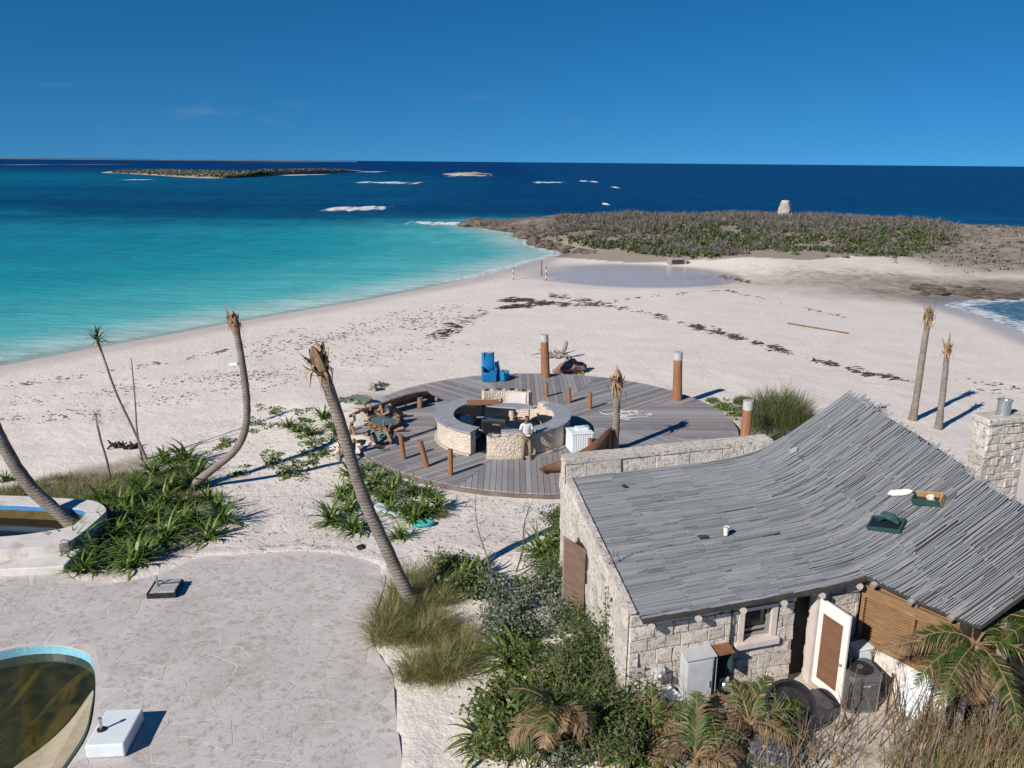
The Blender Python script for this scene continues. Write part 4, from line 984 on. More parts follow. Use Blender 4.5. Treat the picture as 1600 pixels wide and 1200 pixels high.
for a, b, c_, d_ in ((WIN[0], WIN[0] + .05, WIN[2], WIN[3]), (WIN[1] - .05, WIN[1], WIN[2], WIN[3]), (WIN[0] + .05, WIN[1] - .05, WIN[2], WIN[2] + .06), (WIN[0] + .05, WIN[1] - .05, WIN[2] + .15, WIN[2] + .19)): wbox(a, b, c_, d_, WT + .12, WT + .166, 'sash_bar', 'grey_timber', win)
wbox(DOOR[0], DOOR[1], .5, DOOR[3], WT + .36, WT + .4, 'door_shade_sheet', 'opening_shade')  # sheet behind the opening, room shade put into its colour
wbox(DOOR[1] - .05, DOOR[1] + .04, GZ, DOOR[3] + .03, WT - .03, WT + .2, 'door_jamb', 'trim_pale')
plain('door_brown', (.13, .065, .038), (.19, .10, .062), 3, .6, .3, .004, stretch=(1, 1, 6), dirt=((.27, .19, .14), .62, .6)); plain('door_white', (.62, .59, .56), (.70, .67, .64), 3, .6, .2, .004, dirt=((.36, .25, .18), .63, .7))
h0, h1 = HW(4.29, WT - .06, 0), Vector((7.03, 15.28, 0)); dv = (h1 - h0).normalized(); dn = Vector((-dv.y, dv.x, 0)); dn = -dn if dn.x > 0 else dn; dl = (h1 - h0).length
def DW(u, o, z): q = h0 + dv * u + dn * o; return Vector((q.x, q.y, z))
dz0, dz1 = GZ + .06, 2.84
door = MB().prism([(p.x, p.y) for p in [DW(0, 0, 0), DW(dl, 0, 0), DW(dl, -.045, 0), DW(0, -.045, 0)]], dz0, dz1).build('door', 'door_white', house)
tag(door, 'white door with brown plywood panel standing open')
MB().prism([(p.x, p.y) for p in [DW(.14, .012, 0), DW(dl - .16, .012, 0), DW(dl - .16, .002, 0), DW(.14, .002, 0)]], dz0 + .2, dz1 - .3).build('door_panel', 'door_brown', door)
MB().lathe([(.012, 0), (.012, .03), (.032, .04), (.032, .065), (.015, .075)], DW(dl - .08, 0, 1.68), 12, M=dn.to_track_quat('Z', 'Y').to_matrix()).build('door_knob', 'steel', door)
# side door, swung out from the left wall
k0, k1 = Vector((2.0, 17.88, 0)), Vector((1.36, 18.82, 0)); kd = (k1 - k0).normalized(); kn = Vector((-kd.y, kd.x, 0)) * .05
plain('side_door_wood', (.115, .07, .052), (.17, .115, .09), 2.5, .7, .35, .006, stretch=(1, 1, 5), dirt=((.25, .2, .17), .6, .6))
sdoor = MB().prism([(p.x, p.y) for p in [k0, k1, k1 + kn, k0 + kn]], GZ - .02, 2.9).build('side_door', 'side_door_wood', house); tag(sdoor, 'bare brown door swung out from the left wall')
MB().beam(k0 + Vector((.03, 0, GZ)), k0 + Vector((.03, 0, 2.98)), .09, .09, up=(1, 0, 0)).build('door_post', 'grey_timber', house)
MB().beam(k1 + kn * .5 + Vector((0, 0, GZ)), k1 + kn * .5 + Vector((0, 0, 2.92)), .06, .07, up=(1, 0, 0)).build('edge_strip', 'grey_timber', sdoor)

# roof: dark sheathing, sticks in courses, log rafters
SR = 8.45
def tfront(s): return -.02 if s < 5.3 else (-.02 - (s - 5.3) / 1.1 * 2.25 if s < 6.4 else -2.27)
SS = [0, .8, 1.6, 2.4, 3.2, 4.0, 4.6, 5.0, 5.3, 5.6, 6.0, 6.4, 6.8, 7.2, 7.6, 8.0, SR, 9.4, 11.3]
TTn = 10; vs = []; 
for s in SS:
    tb_ = 6.2
    for k in range(TTn + 1): t_ = tfront(s) + (tb_ - tfront(s)) * k / TTn; vs.append(HW(s, t_, zr(s, t_) - .03))
n_ = TTn + 1; fs = [(i * n_ + k, (i + 1) * n_ + k, (i + 1) * n_ + k + 1, i * n_ + k + 1) for i in range(len(SS) - 1) for k in range(TTn)]
mb = MB().add(vs, fs); roof = mb.build('roof', 'roof_under', house); so = roof.modifiers.new('thick', 'SOLIDIFY'); so.thickness = .09; so.offset = -1
rr = random.Random(5); sticks = []
SP = .050; t_ = -2.27; CL = 1.06
rowi = 0
while t_ < 6.2:
    s = 0.0 if t_ > -.02 else 5.32 + max(0, (-.02 - t_)) / 2.25 * 1.08
    first = True; ph = rr.uniform(.0, .18)
    edges = [s]; c_ = .0
    cs = 1.06 + (.05 * math.sin(t_ * 2.1))
    while cs < SR - .3:
        if cs > s + .25: edges.append(cs + rr.uniform(-.14, .14))
        cs += CL
    edges.append(SR + rr.uniform(-.03, .16))
    for a, b in zip(edges[:-1], edges[1:]):
        nsub = 1 if rr.random() < .6 else 2
        cut = [a, b] if nsub == 1 else [a, a + (b - a) * rr.uniform(.35, .65), b]
        for p, q in zip(cut[:-1], cut[1:]):
            if rr.random() < .012: continue
            sticks.append((p - rr.uniform(.0, .05), q + rr.uniform(0, .05), t_ + rr.uniform(-.012, .012), rr.uniform(-.03, .03), rr.uniform(.018, .026) * (1.0 - .36 * min(1, max(0, p - 4.0) / 2.5)), rr.uniform(-.006, .010) + .014 * min(1, max(0, p - 4.0) / 2.0)))
    t_ += SP * rr.uniform(.9, 1.1)
def stick(mb, st, org=Vector((0, 0, 0))):
    p, q, tt, yaw, r, dz = st; n = 4 if q > 3.8 else 2; vs = []; fs = []
    for i in range(n + 1):
        f = i / n; s = p + (q - p) * f; c = HW(s, tt + yaw * (f - .5), 0); lift = .009 * f
        c.z = (zr(s, tt) if s <= SR else zr(SR, tt) + (s - SR) * .9) + dz + lift
        sl = slope(s); nrm = Vector((-sl * ES.x, -sl * ES.y, 1)).normalized(); rad = r * (1 - .15 * abs(f - .5))
        for a, hgt in ((-1, -.9), (-.72, .35), (0, .8), (.72, .35), (1, -.9)): vs.append(c + Vector((ET.x, ET.y, 0)) * a * rad + nrm * hgt * rad - org)
    for i in range(n):
        for k in range(4): fs.append((i * 5 + k, (i + 1) * 5 + k, (i + 1) * 5 + k + 1, i * 5 + k + 1))
    fs += [(0, 1, 2, 3, 4), tuple(n * 5 + k for k in (4, 3, 2, 1, 0))]
    mb.add(vs, fs)
def near(st): c = HW((st[0] + st[1]) / 2, st[2], 3.4); return (st[1] - st[0]) * 2 * st[4] / ((c - Vector((0, 0, CAM_H))).length ** 2) if c.x / c.y < .66 else 0
sticks.sort(key=near, reverse=True)
for i, st in enumerate(sticks[:300]):
    mb = MB(); stick(mb, st); mb.build('roof_stick', 'roof_stick', roof)
rest = MB()
for st in sticks[300:]: stick(rest, st)
tag(rest.build('roof_stick_remainder', 'roof_stick', roof), kind='stuff')
plain('log_end', (.42, .37, .32), (.54, .49, .44), 8, .9, .3, .005)
for px, py in [(1013, 968), (1083, 952), (1150, 938), (1212, 927), (1270, 917), (1325, 906)]:
    s = ST(P(px, py, 3.0))[0]; MB().tube([HW(s, -.02, zr(s, 0) - .2), HW(s, 1.6, zr(s, 1.6) - .2)], .075, 12).tube([HW(s, -.032, zr(s, 0) - .2), HW(s, -.02, zr(s, 0) - .2)], .072, 12, mi=1).build('log_rafter', ['grey_timber', 'log_end'], house)
for f in (.15, .5, .85):
    q = W2(ln2 * f, 0, 0); s, t2 = ST(q); MB().tube([HW(s - .25, t2 - .05, zr(s, t2) - .19), HW(s + 1.6, t2 + .2, zr(s + 1.6, t2) - .19)], .07, 10).build('log_rafter', 'grey_timber', house)

# chimneys behind the ridge
ch = thing('stone_chimney', 'white block chimney with metal flue beyond the roof ridge', 'chimney', HW(9.6, 1.6, GZ))
c0 = [HW(9.08, 1.15, 0), HW(10.3, 1.15, 0), HW(10.3, 1.62, 0), HW(9.08, 1.62, 0)]
MB().prism([(p.x, p.y) for p in c0], .4, 6.0).build('chimney_core', 'wall_core', ch)
face_blocks(ch, c0[0], c0[1], 4.0, lambda s: 6.0, fn, .26, .2, dep=.03, mat='coral_stone'); face_blocks(ch, c0[3], c0[0], 4.0, lambda s: 6.0, Vector((-ET.y, ET.x)), .26, .2, dep=.03, mat='coral_stone')
c1 = [HW(9.04, 1.09, 0), HW(10.36, 1.09, 0), HW(10.36, 1.7, 0), HW(9.04, 1.7, 0)]
MB().prism([(p.x, p.y) for p in c1], 6.0, 6.15).build('chimney_cap', 'coral_stone', ch, bevel=.03)
fp = HW(9.7, 1.38, 6.15); MB().lathe([(.15, 0), (.15, .34), (.17, .34), (.17, .37), (.13, .37), (.13, .3)], fp, 18).build('flue_pipe', 'steel', ch)
pr = thing('stone_pier', 'small white stone pier poking up behind the roof peak', 'pier', HW(8.95, 5.6, GZ))
pc = [HW(8.66, 5.3, 0), HW(9.25, 5.3, 0), HW(9.25, 5.85, 0), HW(8.66, 5.85, 0)]
MB().prism([(p.x, p.y) for p in pc], .4, 5.25).build('pier_shaft', 'coral_stone', pr); pc = [HW(8.6, 5.24, 0), HW(9.32, 5.24, 0), HW(9.32, 5.9, 0), HW(8.6, 5.9, 0)]
MB().prism([(p.x, p.y) for p in pc], 5.25, 5.36).build('pier_cap', 'plaster', pr, bevel=.02)

# ---- things lying on the roof
plain('green_paint', (.02, .06, .055), (.035, .09, .08), 6, .5, .2, .004); plain('cream', (.60, .58, .52), (.72, .70, .64), 6, .7, .2, .004); plain('plywood', (.36, .22, .10), (.46, .30, .16), 5, .7, .2, .004)
def on_roof(name, label, cat, px, py, up=.06, rz=0.0):
    p = RP(px, py, up); o = thing(name, label, cat, p, world=False); s, _ = ST(p); o.rotation_mode = 'QUATERNION'; o.rotation_quaternion = (Matrix.Rotation(AS, 3, 'Z') @ Matrix.Rotation(-math.atan(slope(s)), 3, 'Y') @ Matrix.Rotation(rz, 3, 'Z')).to_quaternion(); return o
o = on_roof('paper_cup', 'small white cup standing on the roof sticks', 'cup', 1134, 836, .05); MB().lathe([(.05, 0), (.065, .2), (.072, .2), (.072, .21), (.056, .2), (.046, .02)], (0, 0, 0), 16).build('cup_body', 'cream', o); MB().lathe([(.06, .19), (.06, .195)], (0, 0, 0), 14).build('cup_liquid', 'concrete_grey', o)
o = on_roof('skylight_box', 'dark green broken skylight box lying open on the roof', 'skylight', 1386, 822, .05, R(-62)); o.scale = (.78, .78, .78)
MB().box((0, 0, .03), (.95, .5, .03)).build('base_panel', 'dark_glass', o)
for x_, y_, a, b in ((0, .25, .97, .035), (0, -.25, .97, .035), (.47, 0, .035, .5), (-.47, 0, .035, .5)): MB().box((x_, y_, .07), (a, b, .13)).build('side_board', 'green_paint', o)
MB().tube([(-.25, .1, .1), (-.05, .14, .3), (.2, .1, .26), (.34, .05, .1)], [.04, .12, .13, .05], 8).build('torn_cover', 'green_paint', o)
o = on_roof('wooden_hatch', 'open plywood hatch box near the roof ridge', 'hatch', 1452, 784, .05, R(-62)); o.scale = (.78, .78, .78)
MB().box((0, 0, .02), (.78, .36, .03)).build('hatch_floor', 'opening_shade', o)
for x_, y_, a, b, m_ in ((0, .18, .8, .03, 'plywood'), (0, -.18, .8, .03, 'green_paint'), (.4, 0, .03, .36, 'plywood'), (-.4, 0, .03, .36, 'green_paint')): MB().box((x_, y_, .11), (a, b, .22)).build('side_board', m_, o)
MB().lathe([(.1, 0), (.1, .16), (.11, .16), (.085, .15), (.085, .02)], (.08, 0, .04), 14).build('vent_pipe', 'cream', o)
o = on_roof('foam_sheet', 'torn white foam sheet lying beside the roof hatch', 'sheet', 1407, 770, .06, R(-55)); o.scale = (.78, .78, .78)
MB().prism([(-.36, -.08), (-.2, -.15), (.1, -.13), (.3, -.07), (.36, .05), (.2, .13), (-.1, .1), (-.3, .08)], 0, .05).build('foam_sheet_body', 'cream', o, bevel=.012)
o = on_roof('foam_scrap', 'small pale scrap lying on the roof near the parapet end', 'scrap', 1240, 705, .05); MB().prism([(-.14, -.08), (.05, -.1), (.16, 0), (.08, .1), (-.1, .08)], 0, .05).build('scrap_body', 'concrete_grey', o, bevel=.012)
o = on_roof('tar_patch', 'dark scrap on the front slope of the roof beside the cup', 'scrap', 1098, 839, .055); MB().prism([(-.12, -.07), (.1, -.08), (.13, .05), (-.08, .09)], 0, .02).build('scrap_body', 'roof_under', o)
o = on_roof('stone_lump', 'little dark stone on the roof by the parapet corner', 'stone', 975, 761, .05); mb = MB(); rock_into(mb, Vector((0, 0, .03)), .07, .05, .05, rr, 1); mb.build('stone_body', 'blackish', o)
o = on_roof('dinner_plate', 'pale oval plate at the ridge beside the chimney', 'plate', 1522, 690, .12); MB().lathe([(.05, 0), (.16, .03), (.19, .05), (.17, .05), (.05, .015)], (0, 0, 0), 20).build('plate_body', 'cream', o)

# ---- things in the yard in front of the house
plain('cabinet_grey', (.40, .42, .43), (.50, .52, .53), 4, .5, .15, .004, dirt=((.34, .30, .25), .6, .6)); plain('rust', (.16, .07, .035), (.26, .13, .07), 6, .8, .4, .006)
yd = thing('electrical_cabinet', 'tall grey electrical cabinet against the front wall', 'cabinet', HW(1.28, .02, GZ))
wbox(.98, 1.62, GZ, 2.14, -.16, WT - .03, 'cabinet_body', 'cabinet_grey', yd, .012); wbox(1.0, 1.58, GZ + .1, 2.08, -.185, -.163, 'cabinet_door', 'cabinet_grey', yd, .006); wbox(.95, 1.65, 2.14, 2.17, -.2, WT - .02, 'cabinet_lid', 'cabinet_grey', yd)
MB().tube([HW(1.52, -.2, 1.45), HW(1.52, -.2, 1.6)], .012, 6).build('latch', 'steel', yd)
yd = thing('rusty_cabinet', 'open rusty-lidded cabinet to the right of the tall grey one', 'cabinet', HW(1.85, .05, GZ))
wbox(1.7, 2.06, 1.2, 2.1, .12, WT - .03, 'cabinet_back', 'opening_shade', yd); wbox(1.66, 2.1, 2.1, 2.125, -.14, WT - .02, 'cabinet_lid', 'rust', yd); wbox(1.68, 1.7, 1.25, 2.1, -.12, WT - .03, 'cabinet_side', 'cabinet_grey', yd); wbox(2.05, 2.07, 1.65, 2.1, -.1, WT - .03, 'cabinet_side', 'green_paint', yd)
yd = thing('leaning_panel', 'white sheet metal panel fallen against the left foot of the front wall', 'panel', HW(.55, -.1, GZ))
MB().add([HW(.1, -.05, 1.28), HW(.75, .18, 1.4), HW(.98, .0, 1.22), HW(.9, -.42, GZ), HW(.35, -.62, GZ), HW(.1, -.03, 1.25), HW(.75, .2, 1.37), HW(1.0, .02, 1.19), HW(.92, -.4, GZ - .02), HW(.35, -.6, GZ - .02)], [(0, 4, 3, 2, 1), (5, 6, 7, 8, 9), (0, 1, 6, 5), (1, 2, 7, 6), (2, 3, 8, 7), (3, 4, 9, 8), (4, 0, 5, 9)]).build('panel_sheet', 'white_paint', yd)
MB().tube([HW(.5, -.3, 1.01), HW(.95, -.02, 1.26)], .012, 6).build('panel_fold', 'cabinet_grey', yd)
def meter(label, s, z, r=.11, name='electric_meter'):
    o = thing(name, label, 'meter', HW(s, WT - .06, z)); wbox(s - r, s + r, z - r * 1.6, z + r * 1.2, WT - .16, WT - .02, 'meter_box', 'cabinet_grey', o, .02)
    c = HW(s, WT - .16, z); MB().lathe([(r * .8, 0), (r * .8, .07), (r * .6, .1)], c, 18, M=(-Vector((ET.x, ET.y, 0))).to_track_quat('Z', 'Y').to_matrix()).build('meter_dial', 'steel', o); return o
meter('round grey electricity meter above the fallen panel', .5, 1.72)
o = meter('grey meter box on a conduit right of the rusty cabinet', 2.02, 1.22, .12); MB().tube([HW(2.02, WT - .1, GZ - .05), HW(2.02, WT - .1, 1.05)], .03, 8).build('conduit', 'cabinet_grey', o)
o = meter('small square switch box between two conduits below the rusty cabinet', 1.76, 1.15, .085); MB().tube([HW(1.74, WT - .1, GZ - .05), HW(1.74, WT - .1, 1.8)], .022, 8).tube([HW(1.81, WT - .1, GZ - .05), HW(1.81, WT - .1, 1.75)], .022, 8).build('conduit', 'cabinet_grey', o)
o = thing('wall_conduit', 'black pipe running down the front wall beside the window', 'pipe', HW(2.14, WT - .06, GZ)); MB().tube([HW(2.12, WT - .06, 3.0), HW(2.14, WT - .06, GZ)], .022, 8).build('pipe_run', 'black_plastic', o)
tb = P(1224, 1128, GZ); yd = thing('black_tub', 'big black plastic tub tipped over in front of the doorway', 'tub', (tb.x, tb.y, GZ), world=False)
MB().lathe([(.40, 0), (.46, .5), (.53, .95), (.57, .95), (.57, 1.0), (.50, 1.0), (.43, .5), (.37, .06)], (0, 0, 0), 32).build('tub_shell', 'black_plastic', yd, smooth=False); yd.rotation_euler = (R(38), R(-8), 0); yd.location.z += .15; yd.scale = (.86, .86, .86)
MB().lathe([(.545, .7), (.565, .7), (.565, .74), (.55, .74)], (0, 0, 0), 32).build('tub_band', 'black_plastic', yd)
plain('ac_grey', (.085, .09, .095), (.13, .135, .14), 6, .5, .1, .003); plain('red_paint', (.5, .03, .02), (.6, .05, .03), 5, .5)
ap = P(1346, 1112, GZ); ac = thing('air_conditioner', 'dark grey outdoor condenser unit beside the open white door', 'air conditioner', (ap.x, ap.y + .32, GZ), world=False); ac.rotation_euler.z = R(4)
def rsq(w_, r_, n=5):
    out = []
    for cx_, cy_, a0 in ((1, 1, 0), (-1, 1, 90), (-1, -1, 180), (1, -1, 270)):
        for k in range(n + 1): a = R(a0 + 90 * k / n); out.append((cx_ * (w_ / 2 - r_) + r_ * math.cos(a), cy_ * (w_ / 2 - r_) + r_ * math.sin(a)))
    return out
MB().prism(rsq(.72, .1), 0, .06).build('base_pan', 'ac_grey', ac); MB().prism(rsq(.66, .1), .06, .72).build('coil_core', 'black_plastic', ac)
mb = MB()
for q in range(4):
    for k in range(22):
        u = -.27 + .54 * k / 21; c = Matrix.Rotation(q * math.pi / 2, 3, 'Z') @ Vector((u, -.345, .39)); mb.box(c, (.014, .03, .64), q * math.pi / 2)
mb.build('louvre_guard', 'ac_grey', ac)
top = MB().prism(rsq(.74, .11), .72, .84); top.build('top_cover', 'ac_grey', ac, bevel=.02); MB().lathe([(.27, 0), (.27, .012)], (0, 0, .842), 24).build('fan_shade_disc', 'opening_shade', ac)  # disc on the closed cover, painted dark as shade below the grille
mb = MB()
for r_ in (.09, .14, .19, .24): mb.tube([(r_ * math.cos(a * .2618), r_ * math.sin(a * .2618), .868) for a in range(25)], .006, 5)
for k in range(8): mb.tube([(0, 0, .868), (.29 * math.cos(k * .785), .29 * math.sin(k * .785), .862)], .006, 5)
mb.build('fan_grille', 'black_plastic', ac); MB().lathe([(.07, 0), (.07, .02)], (0, 0, .865), 16).build('fan_hub', 'ac_grey', ac)
bd = MB().box((0, -.376, .64), (.15, .012, .035)).build('badge', 'concrete_grey', ac); MB().box((-.03, -.384, .64), (.07, .006, .02)).build('badge_mark', 'red_paint', bd)
wp_ = W2(.28, .3, GZ); yd = thing('water_heater', 'white upright appliance in the corner behind the condenser unit', 'appliance', (wp_.x, wp_.y, GZ), world=False); yd.rotation_euler.z = AS
MB().box((0, 0, .5), (.4, .32, .96)).build('appliance_body', 'white_paint', yd, bevel=.05); MB().box((0, 0, 1.0), (.43, .35, .06)).build('appliance_lid', 'white_paint', yd, bevel=.02)
q = W2(1.55, .36, GZ); yd = thing('discarded_panel', 'scuffed white panel leaning on the low wall below the louvred shutter', 'panel', q, world=False); yd.rotation_euler = (R(-14), 0, math.atan2(e2.y, e2.x))
MB().box((0, 0, .45), (.52, .03, .9)).build('panel_board', 'white_paint', yd, bevel=.008); MB().box((.12, .022, .2), (.12, .012, .16)).build('panel_vent', 'black_plastic', yd)
q = W2(1.0, .42, GZ); yd = thing('wire_rack', 'bent dark metal frame leaning behind the condenser unit', 'rack', q, world=False)
MB().tube([(-.1, -.35, 0), (.05, -.1, .6), (.2, .2, .62), (.28, .3, 0)], .018, 6).tube([(.05, -.1, .6), (.15, -.3, .02)], .014, 6).build('rack_frame', 'black_plastic', yd)
bp = P(1212, 1183, GZ); yd = thing('rubbish_bag', 'crumpled dark plastic sheeting in the weeds at the bottom edge', 'plastic sheet', (bp.x, bp.y, GZ), world=False)
b = bmesh.new(); bmesh.ops.create_icosphere(b, subdivisions=4, radius=1)
for q in b.verts:
    f = 1 + .3 * abs(mnoise.noise(q.co * 2.6)) - .35 * abs(mnoise.noise(q.co * 5 + Vector((3, 1, 7)))); q.co = Vector((q.co.x * .55 * f, q.co.y * .42 * f, max(q.co.z * .3 * f, -.05) + .05))
me = bpy.data.meshes.new('sheeting'); b.to_mesh(me); b.free(); plain('dark_film', (.05, .055, .065), (.10, .105, .12), 5, .25, .3, .02); me.materials.append(MAT['dark_film']); link('sheeting', me, yd)

# ================================================================== VEGETATION
m, t, out = nodes('palm_bark')
v = coords(t, (1, 1, 1)); g_ = geo_pos(t); wv = N(t, 'ShaderNodeTexWave', Scale=3.4, Distortion=6.0, Detail=4.0); wv.bands_direction = 'Z'; t.links.new(g_, wv.inputs['Vector'])
col = mixc(t, ramp(t, noise(t, g_, 3, 5, .65), [(.3, 0), (.7, 1)]), (.14, .115, .098), (.27, .235, .21)); col = mixc(t, ramp(t, wv.outputs[1], [(.0, .3), (.3, 0)]), col, (.10, .08, .068))
finish(t, out, col, .9, bump(t, math_(t, 'ADD', wv.outputs[1], noise(t, g_, 20, 4, .7)), .6, .02), .2)
plain('palm_boot', (.17, .095, .05), (.34, .23, .14), 4, .85, .5, .01, isl=.35); plain('dead_leaf', (.20, .135, .075), (.36, .27, .17), 4, .85, .3, .01, isl=.4)
leafy('lily_leaf', (.048, .10, .016), (.15, .225, .045), (.24, .22, .05), .28, .42)
leafy('palm_leaf', (.03, .06, .014), (.075, .12, .025), (.26, .16, .05), .3, .5)
leafy('palm_dry', (.15, .10, .055), (.28, .20, .115), (.33, .17, .08), .2, .7)
leafy('shrub_dark', (.035, .065, .02), (.11, .165, .05), (.15, .17, .06), .3, .5)
leafy('shrub_silver', (.10, .125, .095), (.20, .235, .185), (.09, .12, .06), .15, .6)
leafy('grass_tan', (.27, .235, .10), (.46, .40, .21), (.50, .42, .27), .5, .7)
leafy('grass_green', (.06, .095, .024), (.14, .175, .055), (.16, .15, .06), .3, .6)
plain('twig', (.13, .10, .075), (.26, .21, .165), 5, .9, .3, .005, isl=.4); plain('stalk', (.15, .09, .045), (.30, .20, .11), 5, .8, .3, .005, isl=.45)
rv = random.Random(77)
def blade(mb, base, ang, elev, ln, wd, droop, n=4, mi=0, twist=0.0):
    """an arching strap leaf"""
    pts = []; p = Vector(base); e = elev; h = Vector((math.cos(ang), math.sin(ang), 0)); side = Vector((-math.sin(ang + twist), math.cos(ang + twist), 0))
    for i in range(n + 1):
        pts.append(p.copy()); p = p + (h * math.cos(e) + Vector((0, 0, math.sin(e)))) * ln / n; e -= droop / n
    ws = [wd * (.7 + .3 * min(1, i * 1.5 / n)) * (1 if i < n * .6 else max(.08, (n - i) / (n * .45))) for i in range(n + 1)]
    mb.strip(pts, side, ws, mi)
def lily_mesh(n, ln, wd, seed, mats=('lily_leaf',)):
    r = random.Random(seed); mb = MB()
    for i in range(n): blade(mb, (r.uniform(-.08, .08), r.uniform(-.08, .08), 0), r.uniform(0, 6.283), R(r.uniform(28, 82)), ln * r.uniform(.6, 1.15), wd * r.uniform(.7, 1.2), R(r.uniform(50, 120)), 5)
    return mb.mesh('lily_leaves', list(mats))
lilies = [lily_mesh(56, .68, .05, 1), lily_mesh(50, .6, .055, 2), lily_mesh(64, .72, .045, 3), lily_mesh(44, .58, .058, 4)]
def plant(name, label, cat, me, px=None, xy=None, s=1.0, group=None, z=None, part='leaves'):
    p = P(px[0], px[1], .2) if px else Vector((xy[0], xy[1], 0))
    for _ in range(3):
        zz = hz(p.x, p.y) if z is None else z
        if px: p = P(px[0], px[1], zz)
    o = thing(name, label, cat, (p.x, p.y, zz - .02), group, world=False); o.rotation_euler.z = rv.uniform(0, 6.28); o.scale = (s, s, s * rv.uniform(.85, 1.1))
    c = bpy.data.objects.new(part, me); COL.objects.link(c); c.parent = o; return o
bed_pts = [(118, 868), (150, 872), (190, 868), (230, 870), (150, 846), (185, 842), (222, 842), (262, 846), (170, 818), (205, 815), (240, 815), (278, 822), (310, 818), (338, 800), (255, 795), (290, 790), (225, 785), (262, 765), (240, 745), (275, 745), (300, 760), (215, 755), (250, 725), (285, 722), (305, 735), (140, 832), (195, 795), (320, 842), (126, 890), (205, 886), (330, 780), (235, 770), (160, 790), (345, 815)]
for q in bed_pts: plant('lily_clump', 'strap-leaved green lily clump in the bed by the raised pool', 'plant', rv.choice(lilies), (q[0] + rv.uniform(-6, 6), q[1] + rv.uniform(-4, 4)), s=rv.uniform(1.3, 1.9), group='lily clumps in the bed by the raised pool')
for q in [(520, 818), (545, 800), (560, 770), (590, 760), (615, 765), (555, 828), (640, 775), (665, 780), (640, 800), (660, 805), (535, 775), (600, 785), (685, 795), (575, 745), (545, 745), (625, 842), (645, 815), (610, 805)]: plant('lily_clump', 'strap-leaved green lily clump on the sand in front of the deck', 'plant', rv.choice(lilies), (q[0] + rv.uniform(-4, 4), q[1] + rv.uniform(-3, 3)), s=rv.uniform(1.15, 1.7), group='lily clumps on the sand in front of the deck')
for q in [(465, 675), (450, 668), (483, 680), (515, 668), (505, 655), (525, 680)]: plant('lily_clump', 'small lily clump on the sand left of the broken palm', 'plant', rv.choice(lilies), q, s=rv.uniform(1.0, 1.4), group='small lily clumps left of the broken palm')
for q in [(862, 862), (880, 845), (868, 885), (845, 870), (885, 875), (720, 915), (745, 905), (700, 900)]: plant('agave_clump', 'upright green agave-like clump beside the left house wall', 'plant', rv.choice(lilies), q, s=rv.uniform(1.2, 1.7), group='agave-like clumps near the side door')
for q in [(800, 1040), (850, 1075), (905, 1035), (780, 1115), (930, 1075), (890, 1120), (820, 1130), (960, 1120), (990, 1150), (940, 1175), (800, 1165), (855, 1175), (1010, 1195), (760, 1160)]: plant('spiky_plant', 'bright green spiky-leaved plant pushing up through the shrub thicket', 'plant', rv.choice(lilies), (q[0] + rv.uniform(-6, 6), q[1] + rv.uniform(-5, 5)), s=rv.uniform(1.3, 1.9), group='spiky plants in the thicket')
plant('lily_clump', 'lone spiky lily clump at the far left edge of the sand', 'plant', lilies[0], (10, 752), s=1.0)
# low green creepers over the sand
mb = MB()
for cx_, cy_, r_, n_ in [(430, 715, 20, 14), (450, 735, 24, 16), (480, 715, 26, 18), (500, 690, 26, 16), (400, 660, 22, 10), (420, 640, 20, 8), (470, 655, 30, 12), (350, 690, 14, 8), (560, 640, 22, 10), (600, 600, 8, 6), (1130, 632, 18, 26), (1150, 640, 14, 22), (1115, 622, 10, 10), (375, 735, 16, 6), (520, 705, 16, 8), (905, 578, 16, 12), (630, 760, 20, 8)]:
    for _ in range(n_):
        p = P(cx_ + rv.gauss(0, r_ * .55), cy_ + rv.gauss(0, r_ * .3), .1); zz = hz(p.x, p.y)
        tuft_into(mb, Vector((p.x, p.y, zz)), .26, .14, 16, .11, rv, rv.choice((0, 0, 1)))
tag(mb.build('creeping_vine', ['grass_green', 'lily_leaf']), 'patches of low green creeper on the sand', kind='stuff')
# mown-looking grass of the bed
mb = MB(); cand = [(rv.uniform(-60, 300), rv.uniform(728, 790)) for _ in range(2600)]
for a, b in cand:

    p = P(a, b, .2); 
    if not inside(bedpoly, p.x, p.y): continue
    zz = hz(p.x, p.y)
    for _ in range(5): blade(mb, (p.x + rv.gauss(0, .1), p.y + rv.gauss(0, .1), zz - .02), rv.uniform(0, 6.28), R(rv.uniform(45, 88)), rv.uniform(.18, .42), .014, R(rv.uniform(20, 80)), 2, rv.choice((0, 0, 1)))
tag(mb.build('bed_grass', ['grass_green', 'grass_tan']), 'long green grass behind the raised pool', kind='stuff')
